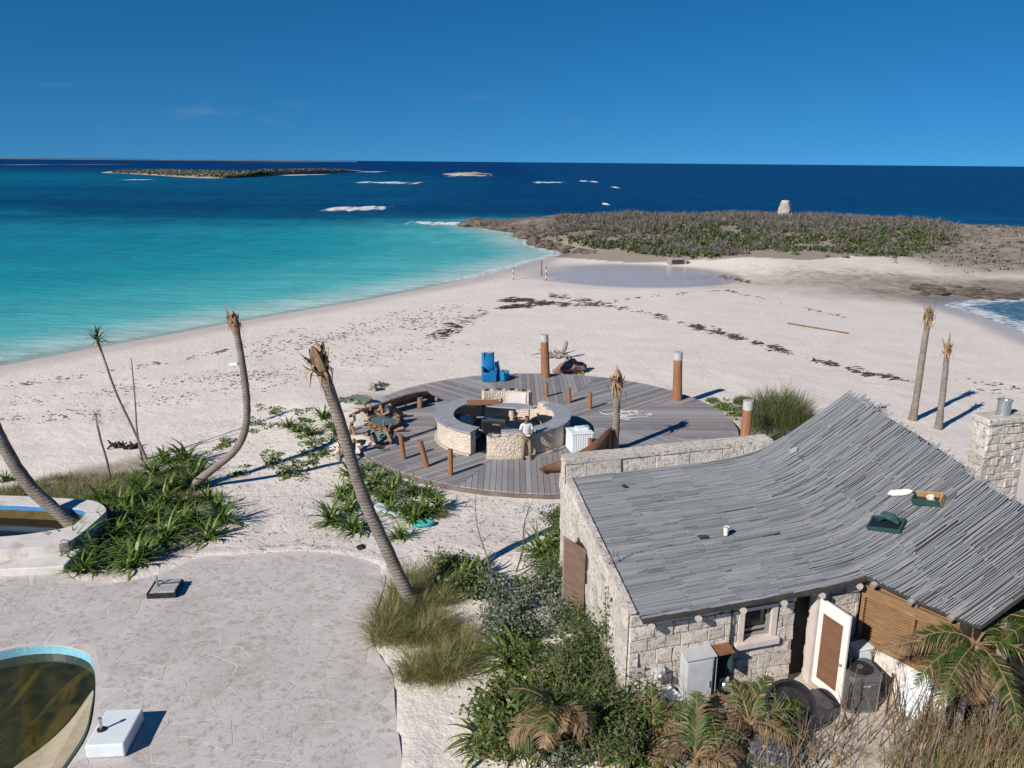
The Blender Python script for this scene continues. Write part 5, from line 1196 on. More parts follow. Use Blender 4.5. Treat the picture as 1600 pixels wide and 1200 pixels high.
# fountain grass by the leaning palm
def tuftgrass(n, ln, seed, spread=.22, wd=.008, mats=('grass_tan', 'grass_green'), k=.5):
    r = random.Random(seed); mb = MB()
    for i in range(n):
        a = r.uniform(0, 6.283); u = r.random() ** .5 * spread
        blade(mb, (u * math.cos(a), u * math.sin(a), 0), a + r.gauss(0, .6), R(r.uniform(40, 88)), ln * r.uniform(.5, 1.15), wd * r.uniform(.7, 1.4), R(r.uniform(30, 130)), 4, 0 if r.random() < k else 1)
    return mb.mesh('grass_blades', list(mats))
fg = [tuftgrass(300, .7, 5, .2), tuftgrass(280, .62, 6, .18), tuftgrass(320, .75, 7, .22, k=.7)]
for q in [(612, 955), (600, 985), (596, 1002), (625, 930), (640, 905), (655, 925), (690, 945), (668, 975), (645, 1005), (690, 1010), (720, 1020), (650, 1048), (685, 1040), (640, 1062), (720, 1045), (620, 1000), (675, 905), (700, 985), (705, 925), (655, 955), (630, 965), (665, 1000), (700, 1060), (675, 1065), (735, 1030), (612, 975), (640, 945), (725, 1000), (680, 925)]:
    plant('fountain_grass', 'tan and green tuft of fountain grass round the foot of the leaning palm', 'grass tuft', rv.choice(fg), (q[0] + rv.uniform(-5, 5), q[1]), s=rv.uniform(.95, 1.3), group='fountain grass tufts by the leaning palm', part='blades')
plant('fountain_grass', 'dry tuft of grass on the sand between lilies and deck', 'grass tuft', fg[1], (690, 808), s=.7, part='blades'); plant('fountain_grass', 'dry grass tuft on the sand beside the curved palm', 'grass tuft', fg[0], (350, 690), s=.6, part='blades')
# feathery green bush behind the parapet post
mb = MB(); r_ = random.Random(8)
for i in range(4200):
    a = r_.uniform(0, 6.283); u = r_.random() ** .5; b0 = Vector((math.cos(a) * u * 1.15, math.sin(a) * u * .9, r_.uniform(0, 1.1) * (1 - .5 * u * u)))
    blade(mb, b0, a + r_.gauss(0, .8), R(r_.uniform(25, 85)), r_.uniform(.35, .75), .011, R(r_.uniform(10, 80)), 3, 0 if r_.random() < .85 else 1)
bush_me = mb.mesh('foliage', ['grass_green', 'grass_tan'])
plant('feathery_bush', 'round feathery green bush behind the deck beside the house', 'bush', bush_me, (1214, 676), s=1.55, part='foliage'); 
plant('feathery_bush', 'small reddish-green bush at the edge of the deck', 'bush', bush_me, (1160, 632), s=.42, part='foliage')

# leafy shrubs between the terrace and the house
def shrub_mesh(seed, rad, hgt, n, leaf, mats, k=.8, stems=14):
    n = int(n * .72)
    r = random.Random(seed); mb = MB(); tips = []
    for i in range(stems):
        a = r.uniform(0, 6.283); tip = Vector((math.cos(a) * rad * r.uniform(.2, .9), math.sin(a) * rad * r.uniform(.2, .9), hgt * r.uniform(.55, 1.0))); mid = tip * .5 + Vector((r.uniform(-.1, .1), r.uniform(-.1, .1), hgt * .1))
        mb.tube([(0, 0, 0), mid, tip], [.02, .014, .006], 5, 2, cap=False); tips += [mid, tip, (mid + tip) / 2]
        for _ in range(3): q = mid + Vector((r.gauss(0, .3), r.gauss(0, .3), r.uniform(.1, .4))) * rad; mb.tube([mid, q], [.01, .004], 4, 2, cap=False); tips.append(q)
    for i in range(n):
        c = r.choice(tips); q = c + Vector((r.gauss(0, 1), r.gauss(0, 1), r.gauss(0, .8))) * rad * .2
        if q.z < .03: q.z = .03 + r.random() * .1
        d1 = Vector((r.gauss(0, 1), r.gauss(0, 1), r.gauss(.35, .6))).normalized(); d2 = d1.cross(Vector((r.gauss(0, 1), r.gauss(0, 1), r.gauss(0, 1)))).normalized(); l = leaf * r.uniform(.6, 1.4)
        mb.add([q - d1 * l * .5, q + d2 * l * .28, q + d1 * l * .5, q - d2 * l * .28], [(0, 1, 2, 3)], 0 if r.random() < k else 1)
    return mb.mesh('foliage', list(mats))
dark = [shrub_mesh(1, .7, 1.1, 1700, .065, ('shrub_dark', 'grass_green', 'twig')), shrub_mesh(2, .6, .85, 1500, .07, ('shrub_dark', 'lily_leaf', 'twig')), shrub_mesh(3, .5, 1.4, 1600, .06, ('shrub_dark', 'grass_green', 'twig'))]
silv = [shrub_mesh(4, .6, .8, 1200, .085, ('shrub_silver', 'shrub_dark', 'twig')), shrub_mesh(5, .5, .65, 900, .08, ('shrub_silver', 'grass_green', 'twig'))]
mixd = [shrub_mesh(6, .7, .9, 1200, .12, ('grass_green', 'shrub_dark', 'twig'), .7), shrub_mesh(7, .55, .6, 900, .1, ('grass_tan', 'shrub_dark', 'twig'), .5)]
SG = 'shrubs crowded between terrace and house'
for q in [(915, 1010), (945, 1040), (905, 1060), (950, 1090), (925, 1110), (890, 1090), (960, 1150), (915, 1160), (935, 1195), (985, 1205), (955, 1000), (960, 1050), (880, 1145)]: plant('leafy_shrub', 'dark green small-leaved shrub in the thicket along the left house wall', 'shrub', rv.choice(dark), (q[0] + rv.uniform(-8, 8), q[1] + rv.uniform(-5, 5)), s=rv.uniform(.9, 1.25), group=SG, part='foliage')
for q in [(755, 930), (780, 945), (815, 955), (770, 990), (790, 1010), (860, 955), (880, 985), (840, 990), (900, 1190), (1010, 1130), (870, 1200), (800, 965)]: plant('silver_shrub', 'silvery grey-leaved shrub among the plants beside the sandy path', 'shrub', rv.choice(silv), (q[0] + rv.uniform(-6, 6), q[1] + rv.uniform(-5, 5)), s=rv.uniform(.75, 1.05), group='silvery shrubs beside the sandy path', part='foliage')
for q in [(700, 905), (730, 895), (690, 885), (825, 925), (850, 940), (810, 1010), (790, 1090), (775, 1140), (760, 1180), (800, 1180), (830, 1160), (840, 1100), (820, 1050), (870, 1060), (735, 930), (830, 1195)]: plant('mixed_shrub', 'loose yellow-green shrub between the fountain grass and the thicket', 'shrub', rv.choice(mixd), (q[0] + rv.uniform(-6, 6), q[1] + rv.uniform(-5, 5)), s=rv.uniform(.7, 1.05), group='loose shrubs between the fountain grass and the thicket', part='foliage')
for q, s in [((875, 830), 1.1), ((888, 855), 1.0), ((895, 880), .8), ((850, 905), .8), ((880, 815), .7), ((870, 930), .9)]: plant('leafy_shrub', 'dark glossy shrub pressed against the far left corner of the house', 'shrub', rv.choice(dark), q, s=s, group='shrubs at the far left corner of the house', part='foliage')
# climbing bougainvillea by the front corner
o = plant('flowering_climber', 'straggly climber with magenta flowers on the left house wall', 'climber', shrub_mesh(9, .5, 1.9, 900, .08, ('shrub_dark', 'grass_green', 'twig'), .8, 12), (958, 1065), s=1.15, part='foliage')
leafy('magenta_petal', (.30, .03, .13), (.42, .06, .22), None, .3); mb = MB()
for i in range(16):
    q = Vector((rv.gauss(.1, .16), rv.gauss(-.05, .12), rv.uniform(1.35, 1.95))); tuft_into(mb, q, .05, .05, 3, .05, rv)
c = tag(mb.build('flowers', 'magenta_petal'), kind='stuff'); c.parent = o
# bare saplings
def sapling(label, px, top, h, n=14, seed=1):
    b = P(*px, .2); b.z = hz(b.x, b.y); r = random.Random(seed); o = thing('bare_sapling', label, 'sapling', b); tp = PD(top[0], top[1], b.y); path = [b, b.lerp(tp, .35) + Vector((.06, 0, 0)), b.lerp(tp, .7) + Vector((-.05, 0, 0)), tp]; sp = smooth3(path, 5)
    MB().tube(sp, [.024 * (1 - .8 * i / len(sp)) + .004 for i in range(len(sp))], 6).build('stem', 'twig', o); mb = MB()
    for i in range(n):
        q = sp[r.randrange(4, len(sp) - 1)]; a = r.uniform(0, 6.28); e_ = q + Vector((math.cos(a) * .35, math.sin(a) * .2, r.uniform(.15, .5))) * r.uniform(.6, 1.3); mid = (q + e_) / 2 + Vector((r.gauss(0, .05), 0, .03)); mb.tube([q, mid, e_], [.009, .006, .003], 4, cap=False)
        mb.tube([mid, mid + Vector((r.gauss(0, .12), r.gauss(0, .1), .16))], [.005, .002], 4, cap=False)
    mb.build('branches', 'twig', o)
sapling('tall bare sapling rising from the shrubs beside the leaning palm', (768, 935), (742, 785), 2, seed=3); sapling('thin bare sapling with few leaves in front of the deck', (806, 905), (828, 790), 2, 10, seed=5); sapling('bare grey branches against the left house wall', (945, 1080), (960, 850), 2, 16, seed=8)

# ---- palms
def dead_crown(c, d, sc_, seed, n=16, up=.8, hang=8):
    """stubs of leaf bases, split boots and hanging dead bits at the head of a stripped palm"""
    r = random.Random(seed); mb = MB(); d = Vector(d).normalized(); s1 = d.cross(Vector((0, 1, .2))).normalized(); s2 = d.cross(s1)
    mb.tube([c - d * .25 * sc_, c + d * .15 * sc_, c + d * .55 * sc_, c + d * .8 * sc_], [.17 * sc_, .22 * sc_, .17 * sc_, .05 * sc_], 9, 0, jit=.22, rng=r)
    for i in range(n):
        a = r.uniform(0, 6.283); o_ = (s1 * math.cos(a) + s2 * math.sin(a)); b0 = c + o_ * .16 * sc_ + d * r.uniform(-.1, .5) * sc_
        tip = b0 + (o_ * r.uniform(.1, .42) + d * r.uniform(.2, 1.0) * up) * sc_ * r.uniform(.4, 1.0); sd_ = o_.cross(d).normalized()
        mb.strip([b0, (b0 + tip) / 2 + o_ * .05 * sc_, tip], sd_, [.17 * sc_, .11 * sc_, .015], r.choice((0, 1)))
    for i in range(hang):
        a = r.uniform(0, 6.283); o_ = (s1 * math.cos(a) + s2 * math.sin(a)); b0 = c + o_ * .18 * sc_ + d * r.uniform(-.1, .4) * sc_
        q = b0 + o_ * r.uniform(.08, .3) * sc_ + Vector((0, 0, -.15 * sc_)); e_ = q + Vector((r.gauss(0, .05), 0, -r.uniform(.15, .5) * sc_)); mb.strip([b0, q, e_], o_.cross(Vector((0, 0, 1))).normalized(), [.09 * sc_, .07 * sc_, .01], 1)
    return mb
def palm(label, px, r0, r1, crown=None, seed=1, dy=0.0, name='palm_tree', z=None, cs=1.0, base_y=None):
    b = P(*px[0], .2)
    for _ in range(3): zz = hz(b.x, b.y) if z is None else z; b = P(*px[0], zz)
    o = thing(name, label, 'palm', b); pts = [b + Vector((0, 0, -.08))] + [PD(q[0], q[1], b.y + dy * (i + 1) / len(px)) for i, q in enumerate(px[1:])]; sp = smooth3(pts, 6); n = len(sp)
    MB().tube(sp, [(r0 * (1.35 - .35 * min(1, i / 4)) + (r1 - r0) * i / (n - 1)) * (1 + .03 * math.sin(i * 2.4)) for i in range(n)], 12, jit=.055).build('trunk', 'palm_bark', o, smooth=True)
    if crown: dead_crown(sp[-1], sp[-1] - sp[-3], cs, seed, *crown).build('crown', ['palm_boot', 'dead_leaf'], o)
    return o, sp
palm('stripped palm leaning out over the raised pool', [(132, 836), (92, 802), (52, 766), (24, 728), (0, 684), (-26, 625), (-46, 555), (-60, 480)], .215, .17, (16, .8, 8), 3)
palm('curved headless palm rising from the lily bed', [(285, 766), (330, 735), (366, 705), (382, 675), (386, 640), (383, 600), (376, 552), (368, 512)], .145, .12, (16, .9, 5), 5, cs=.75)
palm('tall leaning broken palm by the fountain grass, its torn head hanging in shreds', [(648, 950), (606, 862), (567, 775), (541, 692), (519, 622), (504, 582)], .17, .14, (30, .8, 14), 7, dy=-.6, cs=.88)
palm('headless palm standing through the deck beside the fallen panel', [(959, 704), (962, 670), (963, 635), (964, 606)], .17, .15, (18, .9, 9), 9, z=DECK_Z, cs=1.0)
palm('taller of two dead palms on the beach beyond the house', [(1426, 656), (1434, 608), (1442, 552), (1450, 500)], .17, .135, (18, 1.0, 11), 11, cs=.85)
palm('shorter of two dead palms on the beach beyond the house', [(1466, 670), (1472, 625), (1477, 580), (1480, 552)], .15, .12, (14, 1.1, 5), 13, cs=.75)
o, sp = palm('slender young palm with a green tuft, bending left above the lily bed', [(230, 718), (208, 670), (182, 615), (164, 565), (153, 533)], .05, .04, None)
mb = MB(); c = sp[-1]
for i in range(46):
    a = rv.uniform(0, 6.283); blade(mb, c + Vector((0, 0, rv.uniform(-.05, .2))), a, R(rv.uniform(-10, 85)), rv.uniform(.4, .8), .06, R(rv.uniform(20, 90)), 3)
for i in range(10): blade(mb, c, rv.uniform(0, 6.28), R(-50), .4, .05, R(40), 3, 1)
mb.build('crown', ['palm_leaf', 'dead_leaf'], o)
o, sp = palm('short slender palm with a withered drooping head in the lily bed', [(172, 750), (167, 720), (158, 690), (151, 660)], .045, .04, None); mb = MB(); c = sp[-1]
for i in range(40): blade(mb, c + Vector((0, 0, rv.uniform(-.1, .35))), rv.uniform(0, 6.28), R(rv.uniform(10, 80)), rv.uniform(.25, .5), .03, R(rv.uniform(100, 200)), 4)
mb.build('crown', 'dead_leaf', o)
palm('thin bare pole of a dead sapling beside the slender palm', [(222, 718), (214, 672), (211, 625), (205, 560)], .045, .02, None, name='bare_pole')

def frond_into(mb, base, ang, elev, ln, droop, r, mi=0, lw=.032, ll=.44, n=38, mr=2, hang=.3):
    """a feather leaf: midrib with leaflets on both sides"""
    pts = []; p = Vector(base); e_ = elev; h = Vector((math.cos(ang), math.sin(ang), 0)); side = Vector((-math.sin(ang), math.cos(ang), 0)); k = 9
    for i in range(k + 1):
        pts.append(p.copy()); p = p + (h * math.cos(e_) + Vector((0, 0, math.sin(e_)))) * ln / k; e_ -= droop / k
    mb.tube(pts, [.02 * (1 - .8 * i / k) + .004 for i in range(k + 1)], 4, mr, cap=False)
    for j in range(n):
        f = .14 + .86 * j / n; x = f * k; i = min(int(x), k - 1); q = pts[i].lerp(pts[i + 1], x - i); d = (pts[i + 1] - pts[i]).normalized(); l = ll * (math.sin(math.pi * (.15 + .8 * f))) * r.uniform(.8, 1.15)
        for sg in (1, -1):
            dirv = (side * sg * .85 + d * .65 + Vector((0, 0, r.uniform(-.1, .25)))).normalized(); q1 = q + dirv * l * .5; q2 = q + dirv * l + Vector((0, 0, -hang * l * r.uniform(.5, 1.4)))
            mb.strip([q, q1, q2], d, [lw, lw * .9, .004], mi if r.random() < .85 else 1)
def frond_palm(label, px, zc, fronds, trunk=None, seed=1, name='young_palm'):
    b = P(*px, .6); b.z = hz(b.x, b.y); b = P(*px, b.z); o = thing(name, label, 'palm', b); r = random.Random(seed); c = b + Vector((0, 0, zc))
    if trunk: MB().tube(smooth3([b + Vector((trunk[0], trunk[1], -.05)), b.lerp(c, .5) + Vector((trunk[0] * .4, 0, 0)), c], 4), .07, 10).build('trunk', 'palm_bark', o, smooth=True)
    else: MB().tube([b + Vector((0, 0, -.05)), c], [.07, .06], 8).build('trunk', 'palm_boot', o)
    for (ang, el, ln, dr, dry) in fronds:
        mb = MB(); frond_into(mb, c, R(ang), R(el), ln, R(dr), r, 0); mb.build('frond', ['palm_dry' if dry else 'palm_leaf', 'palm_dry', 'stalk'], o)
    return o
rp = random.Random(31)
def crown_list(n, el0, el1, ln, dry, dr=(50, 110)): return [(360 * i / n + rp.uniform(-18, 18), rp.uniform(el0, el1), ln * rp.uniform(.8, 1.15), rp.uniform(*dr), rp.random() < dry) for i in range(n)]
frond_palm('small palm with drooping browning fronds at the bottom of the thicket', (866, 1196), 1.15, crown_list(15, 0, 80, 1.1, .2, (70, 150)), (.12, -.1), 4)
frond_palm('young palm with spread yellow-tipped fronds in front of the black tub', (1168, 1155), .35, [(20, 42, 1.35, 60, False), (-5, 50, 1.2, 70, False), (50, 60, 1.1, 50, False), (80, 62, .9, 60, True), (140, 50, 1.0, 80, True), (200, 40, .9, 70, True), (-50, 45, 1.0, 80, True), (-30, 35, 1.1, 70, False), (110, 70, .9, 60, False)], None, 6)
frond_palm('young palm with arching green fronds at the bottom edge below the cabinets', (1085, 1200), .25, [(60, 55, 1.25, 60, False), (30, 45, 1.2, 70, False), (100, 60, 1.1, 60, False), (150, 45, 1.1, 80, True), (10, 35, 1.0, 70, True), (185, 40, 1.0, 80, True), (80, 70, 1.2, 40, False), (-40, 40, .9, 70, True)], None, 7)
frond_palm('small palm with orange withered fronds left of the fallen panel', (1020, 1168), .2, [(70, 60, .9, 60, True), (110, 60, .9, 60, True), (30, 50, 1.0, 70, True), (160, 50, .9, 70, True), (200, 40, .8, 70, False), (0, 40, .8, 70, True), (90, 75, 1.0, 40, False)], None, 8)
frond_palm('large palm with hanging green and brown fronds in front of the right wing', (1500, 1150), 2.1, crown_list(9, 5, 50, 1.7, .1, (60, 120)) + [(180, 12, 2.1, 40, True), (168, 25, 1.5, 75, True), (192, 0, 1.3, 100, True), (150, 35, 1.3, 120, False), (185, 30, 1.1, 140, False)] + crown_list(7, -50, -10, 1.2, .85, (30, 60)), (-.1, 0), 9, name='large_palm')
frond_palm('leafy palm reaching in from the right edge beside the eave', (1610, 1140), 2.35, crown_list(9, 10, 60, 1.5, .15, (60, 120)) + [(170, 25, 1.6, 50, False), (185, 15, 1.5, 60, False)], (-.05, 0), 10, name='large_palm')
# dry stalks and weeds of the yard
mb = MB(); rk = random.Random(17)
def stalks(n, x0, x1, y0, y1, h0, h1):
    for _ in range(n):
        p = P(rk.uniform(x0, x1), rk.uniform(y0, y1), GZ); zz = min(hz(p.x, p.y), GZ); b = Vector((p.x, p.y, zz - .03)); h = rk.uniform(h0, h1); tip = b + Vector((rk.gauss(.05, .2) * h, rk.gauss(0, .15) * h, h)); mid = b.lerp(tip, .5) + Vector((rk.gauss(0, .05), 0, 0))
        mb.tube([b, mid, tip], [rk.uniform(.007, .017), .009, .003], 4, rk.choice((0, 0, 1)), cap=False)
        for k in range(rk.randrange(1, 5)):
            q = b.lerp(tip, rk.uniform(.35, .95)); mb.tube([q, q + Vector((rk.gauss(0, .16), rk.gauss(0, .12), rk.uniform(.05, .25)))], [.005, .002], 3, 1, cap=False)
stalks(80, 1060, 1330, 1140, 1225, .4, 1.2); stalks(150, 1380, 1620, 1130, 1225, .5, 1.5); stalks(16, 1290, 1450, 1120, 1170, .8, 1.9); stalks(34, 780, 1000, 1040, 1200, .7, 1.6); stalks(20, 985, 1120, 1095, 1180, .6, 1.6)
tag(mb.build('dry_stalks', ['stalk', 'twig']), 'dry brown stalks standing in the yard in front of the house', kind='stuff')
mb = MB()
for _ in range(520):
    a, b = rk.uniform(1080, 1620), rk.uniform(1125, 1230)
    if a < 1440 and (b < 1160 or rk.random() < .55): continue
    p = P(a, b, GZ); zz = hz(p.x, p.y); dens = .5 + .5 * (a > 1400)
    if rk.random() > dens: continue
    for _ in range(16): blade(mb, (p.x + rk.gauss(0, .12), p.y + rk.gauss(0, .12), zz - .02), rk.uniform(0, 6.28), R(rk.uniform(35, 88)), rk.uniform(.2, .75 if a > 1400 else .5), .009, R(rk.uniform(20, 100)), 3, 0 if rk.random() < .75 else 1)
tag(mb.build('dry_grass', ['grass_tan', 'grass_green']), 'tangled dry grass along the bottom of the yard', kind='stuff')
# plant litter under the thicket
mb = MB()
for _ in range(900):
    p = P(rk.uniform(740, 1330), rk.uniform(940, 1215), .6); zz = hz(p.x, p.y)
    if ST(p)[0] > -.1 and ST(p)[1] > .1: continue
    q = Vector((p.x, p.y, zz + .01)); a = rk.uniform(0, 6.28); d_ = Vector((math.cos(a), math.sin(a), rk.uniform(0, .2))) * rk.uniform(.06, .3); s_ = Vector((-math.sin(a), math.cos(a), 0)); mb.strip([q - d_, q + Vector((0, 0, .02)), q + d_], s_, [.01, .025, .006], 0)
tag(mb.build('leaf_litter', ['dead_leaf']), 'brown leaf litter below the shrubs', kind='stuff')

# ================================================================== THINGS ON THE DECK AND THE BEACH
rg_ = random.Random(91)
# blue plastic lounge chairs, one tipped against the other
plain('blue_plastic', (.006, .12, .30), (.012, .17, .38), 4, .4, .15, .004, dirt=((.02, .2, .4), .62, .5))
def shell_chair(name, label, loc, rz, tilt, s=1.0):
    o = thing(name, label, 'chair', loc, 'blue chairs at the back of the deck', world=False); o.rotation_euler = (tilt[0], tilt[1], rz); o.scale = (s, s, s)
    def shell(name, prof, w_, th=.03):
        mb = MB(); vs = []; n = len(prof)
        for (y, z) in prof:
            for k in range(9): u = k / 8 * 2 - 1; vs.append((u * w_ / 2, y + .06 * u * u, z + .05 * u ** 4))
        mb.add(vs, [(i * 9 + k, i * 9 + k + 1, (i + 1) * 9 + k + 1, (i + 1) * 9 + k) for i in range(n - 1) for k in range(8)]); q = mb.build(name, 'blue_plastic', o, smooth=True); q.matrix_parent_inverse = Matrix.Identity(4); so = q.modifiers.new('thick', 'SOLIDIFY'); so.thickness = th
    shell('backrest', [(.30, .38), (.36, .6), (.44, .9), (.5, 1.18), (.5, 1.25)], .62); shell('seat', [(-.34, .40), (-.3, .44), (0, .40), (.25, .37), (.34, .42)], .6)
    for sx_ in (-1, 1):
        MB().box((sx_ * .33, .02, .3), (.05, .62, .6)).build('side_panel', 'blue_plastic', o, bevel=.02); MB().box((sx_ * .33, .0, .62), (.1, .66, .05)).build('armrest', 'blue_plastic', o, bevel=.02)
    MB().box((0, -.32, .2), (.62, .04, .38)).build('front_panel', 'blue_plastic', o, bevel=.01)
    return o
p = P(764, 597, DECK_Z); shell_chair('lounge_chair', 'bright blue high-backed plastic chair at the back rim of the deck', (p.x, p.y + .35, DECK_Z + .006), R(8), (0, 0), 1.12)
p = P(783, 596, DECK_Z); shell_chair('lounge_chair', 'lower blue plastic chair tipped against the high-backed one', (p.x + .1, p.y + .3, DECK_Z + .02), R(60), (R(0), R(0)), .78)
p = P(756, 598, DECK_Z); o = thing('metal_stand', 'thin dark metal stand behind the blue chairs', 'stand', (p.x, p.y + 1.0, DECK_Z + .006), world=False); MB().tube([(0, 0, 0), (0, 0, 1.5)], .02, 6).tube([(0, 0, 1.42), (.25, .05, 1.48), (.4, .05, 1.44)], .014, 6).build('stand_frame', 'black_plastic', o)
# white chest cooler
p = P(906, 708, DECK_Z); o = thing('chest_cooler', 'white ribbed chest cooler between bar and fallen panel', 'cooler', (p.x, p.y + .45, DECK_Z + .006), world=False); o.rotation_euler.z = R(14)
MB().box((0, 0, .4), (.92, .85, .78)).build('cooler_body', 'white_paint', o, bevel=.02)
mb = MB()
for k in range(9): mb.box((-.4 + k * .1, -.428, .4), (.05, .016, .7))
mb.build('front_ribs', 'white_paint', o); MB().box((0, 0, .82), (.97, .9, .07)).build('lid', 'white_paint', o, bevel=.02); MB().box((.12, .1, .9), (.5, .4, .1)).build('lid_tray', 'white_paint', o, bevel=.02); MB().box((.35, .15, .93), (.18, .3, .05)).build('lid_handle', 'concrete_grey', o)
# fallen curved fascia panel
plain('brown_board', (.15, .075, .045), (.24, .13, .085), 2.5, .75, .4, .008, kind='World', dirt=((.33, .24, .18), .6, .6))
o = thing('curved_panel', 'long curved brown board lying fallen on the deck in front of the cooler', 'panel', P(900, 730, DECK_Z))
top_ = [(842, 733, .32), (870, 722, .40), (905, 706, .62), (930, 690, .85), (946, 674, 1.05), (955, 668, 1.1)]; bot_ = [(851, 738, .0), (880, 737, .0), (912, 730, .0), (935, 716, .05), (950, 700, .12), (956, 690, .2)]
T_ = smooth3([P(a, b, DECK_Z + c_) for a, b, c_ in top_], 4); B_ = smooth3([P(a, b, DECK_Z + .02 + c_) for a, b, c_ in bot_], 4); n = len(T_)
mb = MB().add(list(T_) + list(B_), [(i, i + 1, n + i + 1, n + i) for i in range(n - 1)]); q = mb.build('board_sheet', 'brown_board', o, smooth=True); so = q.modifiers.new('thick', 'SOLIDIFY'); so.thickness = .06
MB().tube(T_, .035, 6).build('board_edge', 'post_wood', o)
# tangle of white cable
o = thing('cable_tangle', 'tangle of thin white cable strewn on the right of the deck', 'cable', P(985, 650, DECK_Z)); mb = MB(); plain('white_cable', (.62, .6, .57), (.7, .68, .65), 5, .6)
for k in range(7):
    c_ = P(950 + rg_.uniform(-12, 40), 648 + rg_.uniform(-5, 5), DECK_Z); pts = [c_ + Vector((math.cos(j * .9 + k) * rg_.uniform(.2, .9) + j * .09, math.sin(j * 1.1 + k) * .5 * rg_.uniform(.3, 1), .02 + .03 * rg_.random())) for j in range(8)]; mb.tube(smooth3(pts, 4), .014, 5)
mb.build('cable_loops', 'white_cable', o)
# collapsed walkway and heap of broken furniture at the left of the deck
plain('weathered', (.17, .13, .105), (.29, .24, .20), 3, .85, .5, .012, kind='World', isl=.3); plain('log_brown', (.16, .085, .045), (.30, .18, .10), 3, .8, .5, .012, kind='World', isl=.35)
o = thing('fallen_walkway', 'curved section of timber walkway tipped on its edge at the left of the deck', 'walkway', P(600, 650, DECK_Z))
T_ = smooth3([P(a, b, DECK_Z + c_) for a, b, c_ in [(560, 641, .5), (590, 632, .62), (620, 622, .72), (645, 615, .72), (668, 612, .6)]], 5); B_ = [Vector((q.x + .15, q.y + 1.0, DECK_Z + .12)) for q in T_]; n = len(T_)
q = MB().add(list(T_) + list(B_), [(i, i + 1, n + i + 1, n + i) for i in range(n - 1)]).build('walkway_sheet', 'weathered', o, smooth=True); so = q.modifiers.new('thick', 'SOLIDIFY'); so.thickness = .05
MB().tube(T_, .055, 8).build('edge_rail', 'weathered', o)
for f in (.1, .35, .6, .85):
    a_ = T_[int(f * (n - 1))]; MB().beam(a_ + Vector((.05, .12, -.06)), Vector((a_.x + .1, a_.y + .1, DECK_Z + .0)), .07, .07, up=(1, 0, 0)).build('strut', 'log_brown', o)
def log_piece(label, a, b, r, za=.1, zb=.1, name='broken_log'):
    A_, B2_ = P(a[0], a[1], DECK_Z + za), P(b[0], b[1], DECK_Z + zb); o = thing(name, label, 'log', A_); mid = A_.lerp(B2_, .5) + Vector((0, 0, .01)); MB().tube([A_, mid, B2_], [r, r * .96, r * .9], 12).build('log_shaft', 'log_brown', o); d_ = (B2_ - A_).normalized(); MB().tube([B2_, B2_ + d_ * .01], r * .85, 12).build('sawn_end', 'weathered', o); return o
log_piece('fallen log lying behind the stubby bollard, pointing at the bar', (662, 618), (684, 624), .13, .25, .13); log_piece('slanting log propped under the fallen walkway', (608, 634), (628, 648), .12, .75, .12)
log_piece('short log lying in front of the tilted oval table', (546, 641), (566, 641), .12, .2, .2)
# oval glass table
def glass_table(label, px, rz, tilt, z=.3, s=1.0):
    p = P(*px, DECK_Z); o = thing('glass_table', label, 'table', (p.x, p.y, DECK_Z + z), world=False); o.rotation_euler = (tilt[0], tilt[1], rz); o.scale = (s, s, s)
    el = [(math.cos(k * .2618) * .75, math.sin(k * .2618) * .45) for k in range(24)]; MB().tube([(a, b, 0) for a, b in el] + [(el[0][0], el[0][1], 0)], .05, 8).build('table_rim', 'log_brown', o)
    MB().prism([(a * .96, b * .96) for a, b in el], -.008, .008).build('glass_top', 'pale_glass', o)
    for a, b in ((.5, .2), (-.5, .2), (.45, -.25), (-.45, -.25)): MB().tube([(a, b, -.03), (a * 1.1, b * 1.1, -.34)], .045, 8).build('leg', 'log_brown', o)
m, t, out = nodes('pale_glass'); finish(t, out, (.10, .17, .17), .08, None, .5)
glass_table('tilted oval glass-topped table half sunk in sand beside the fallen walkway', (556, 636), R(10), (R(14), R(-6)), .32, 1.0); glass_table('glass-topped table wrecked in the middle of the timber heap', (600, 672), R(30), (R(16), R(8)), .42, .95); glass_table('low wrecked glass table at the front of the timber heap', (598, 692), R(-20), (R(28), R(-10)), .3, .8)
for i in range(40):
    c_ = P(rg_.uniform(548, 628), rg_.uniform(650, 708), DECK_Z); a = rg_.uniform(0, 6.28); l = rg_.uniform(.25, .7); h_ = rg_.uniform(.05, .6); el = rg_.uniform(-.6, 1.2); d_ = Vector((math.cos(a) * math.cos(el), math.sin(a) * math.cos(el), math.sin(el))) * l; b0 = c_ + Vector((0, 0, h_)) - d_ / 2; b0.z = max(b0.z, DECK_Z + .05); e_ = b0 + d_; e_.z = max(e_.z, DECK_Z + .05)
    o = MB().tube([b0, (b0 + e_) / 2 + Vector((0, 0, .03)), e_], rg_.uniform(.04, .085), 8).build('driftwood_piece', 'log_brown' if i % 3 else 'weathered'); tag(o, 'broken piece of round timber in the furniture heap left of the bar', 'timber', 'broken timbers in the heap left of the bar')
p = P(607, 668, DECK_Z); o = thing('blue_drum', 'dark blue upright container in the timber heap', 'container', (p.x, p.y + .2, DECK_Z + .15), world=False); MB().lathe([(.17, 0), (.19, .1), (.19, .62), (.12, .74), (.12, .8)], (0, 0, 0), 16).build('container_body', 'dark_blue', o) if 'dark_blue' in MAT else None
if not o.children: plain('dark_blue', (.012, .03, .06), (.02, .05, .09), 5, .5); MB().lathe([(.17, 0), (.19, .1), (.19, .62), (.12, .74), (.12, .8)], (0, 0, 0), 16).build('container_body', 'dark_blue', o)
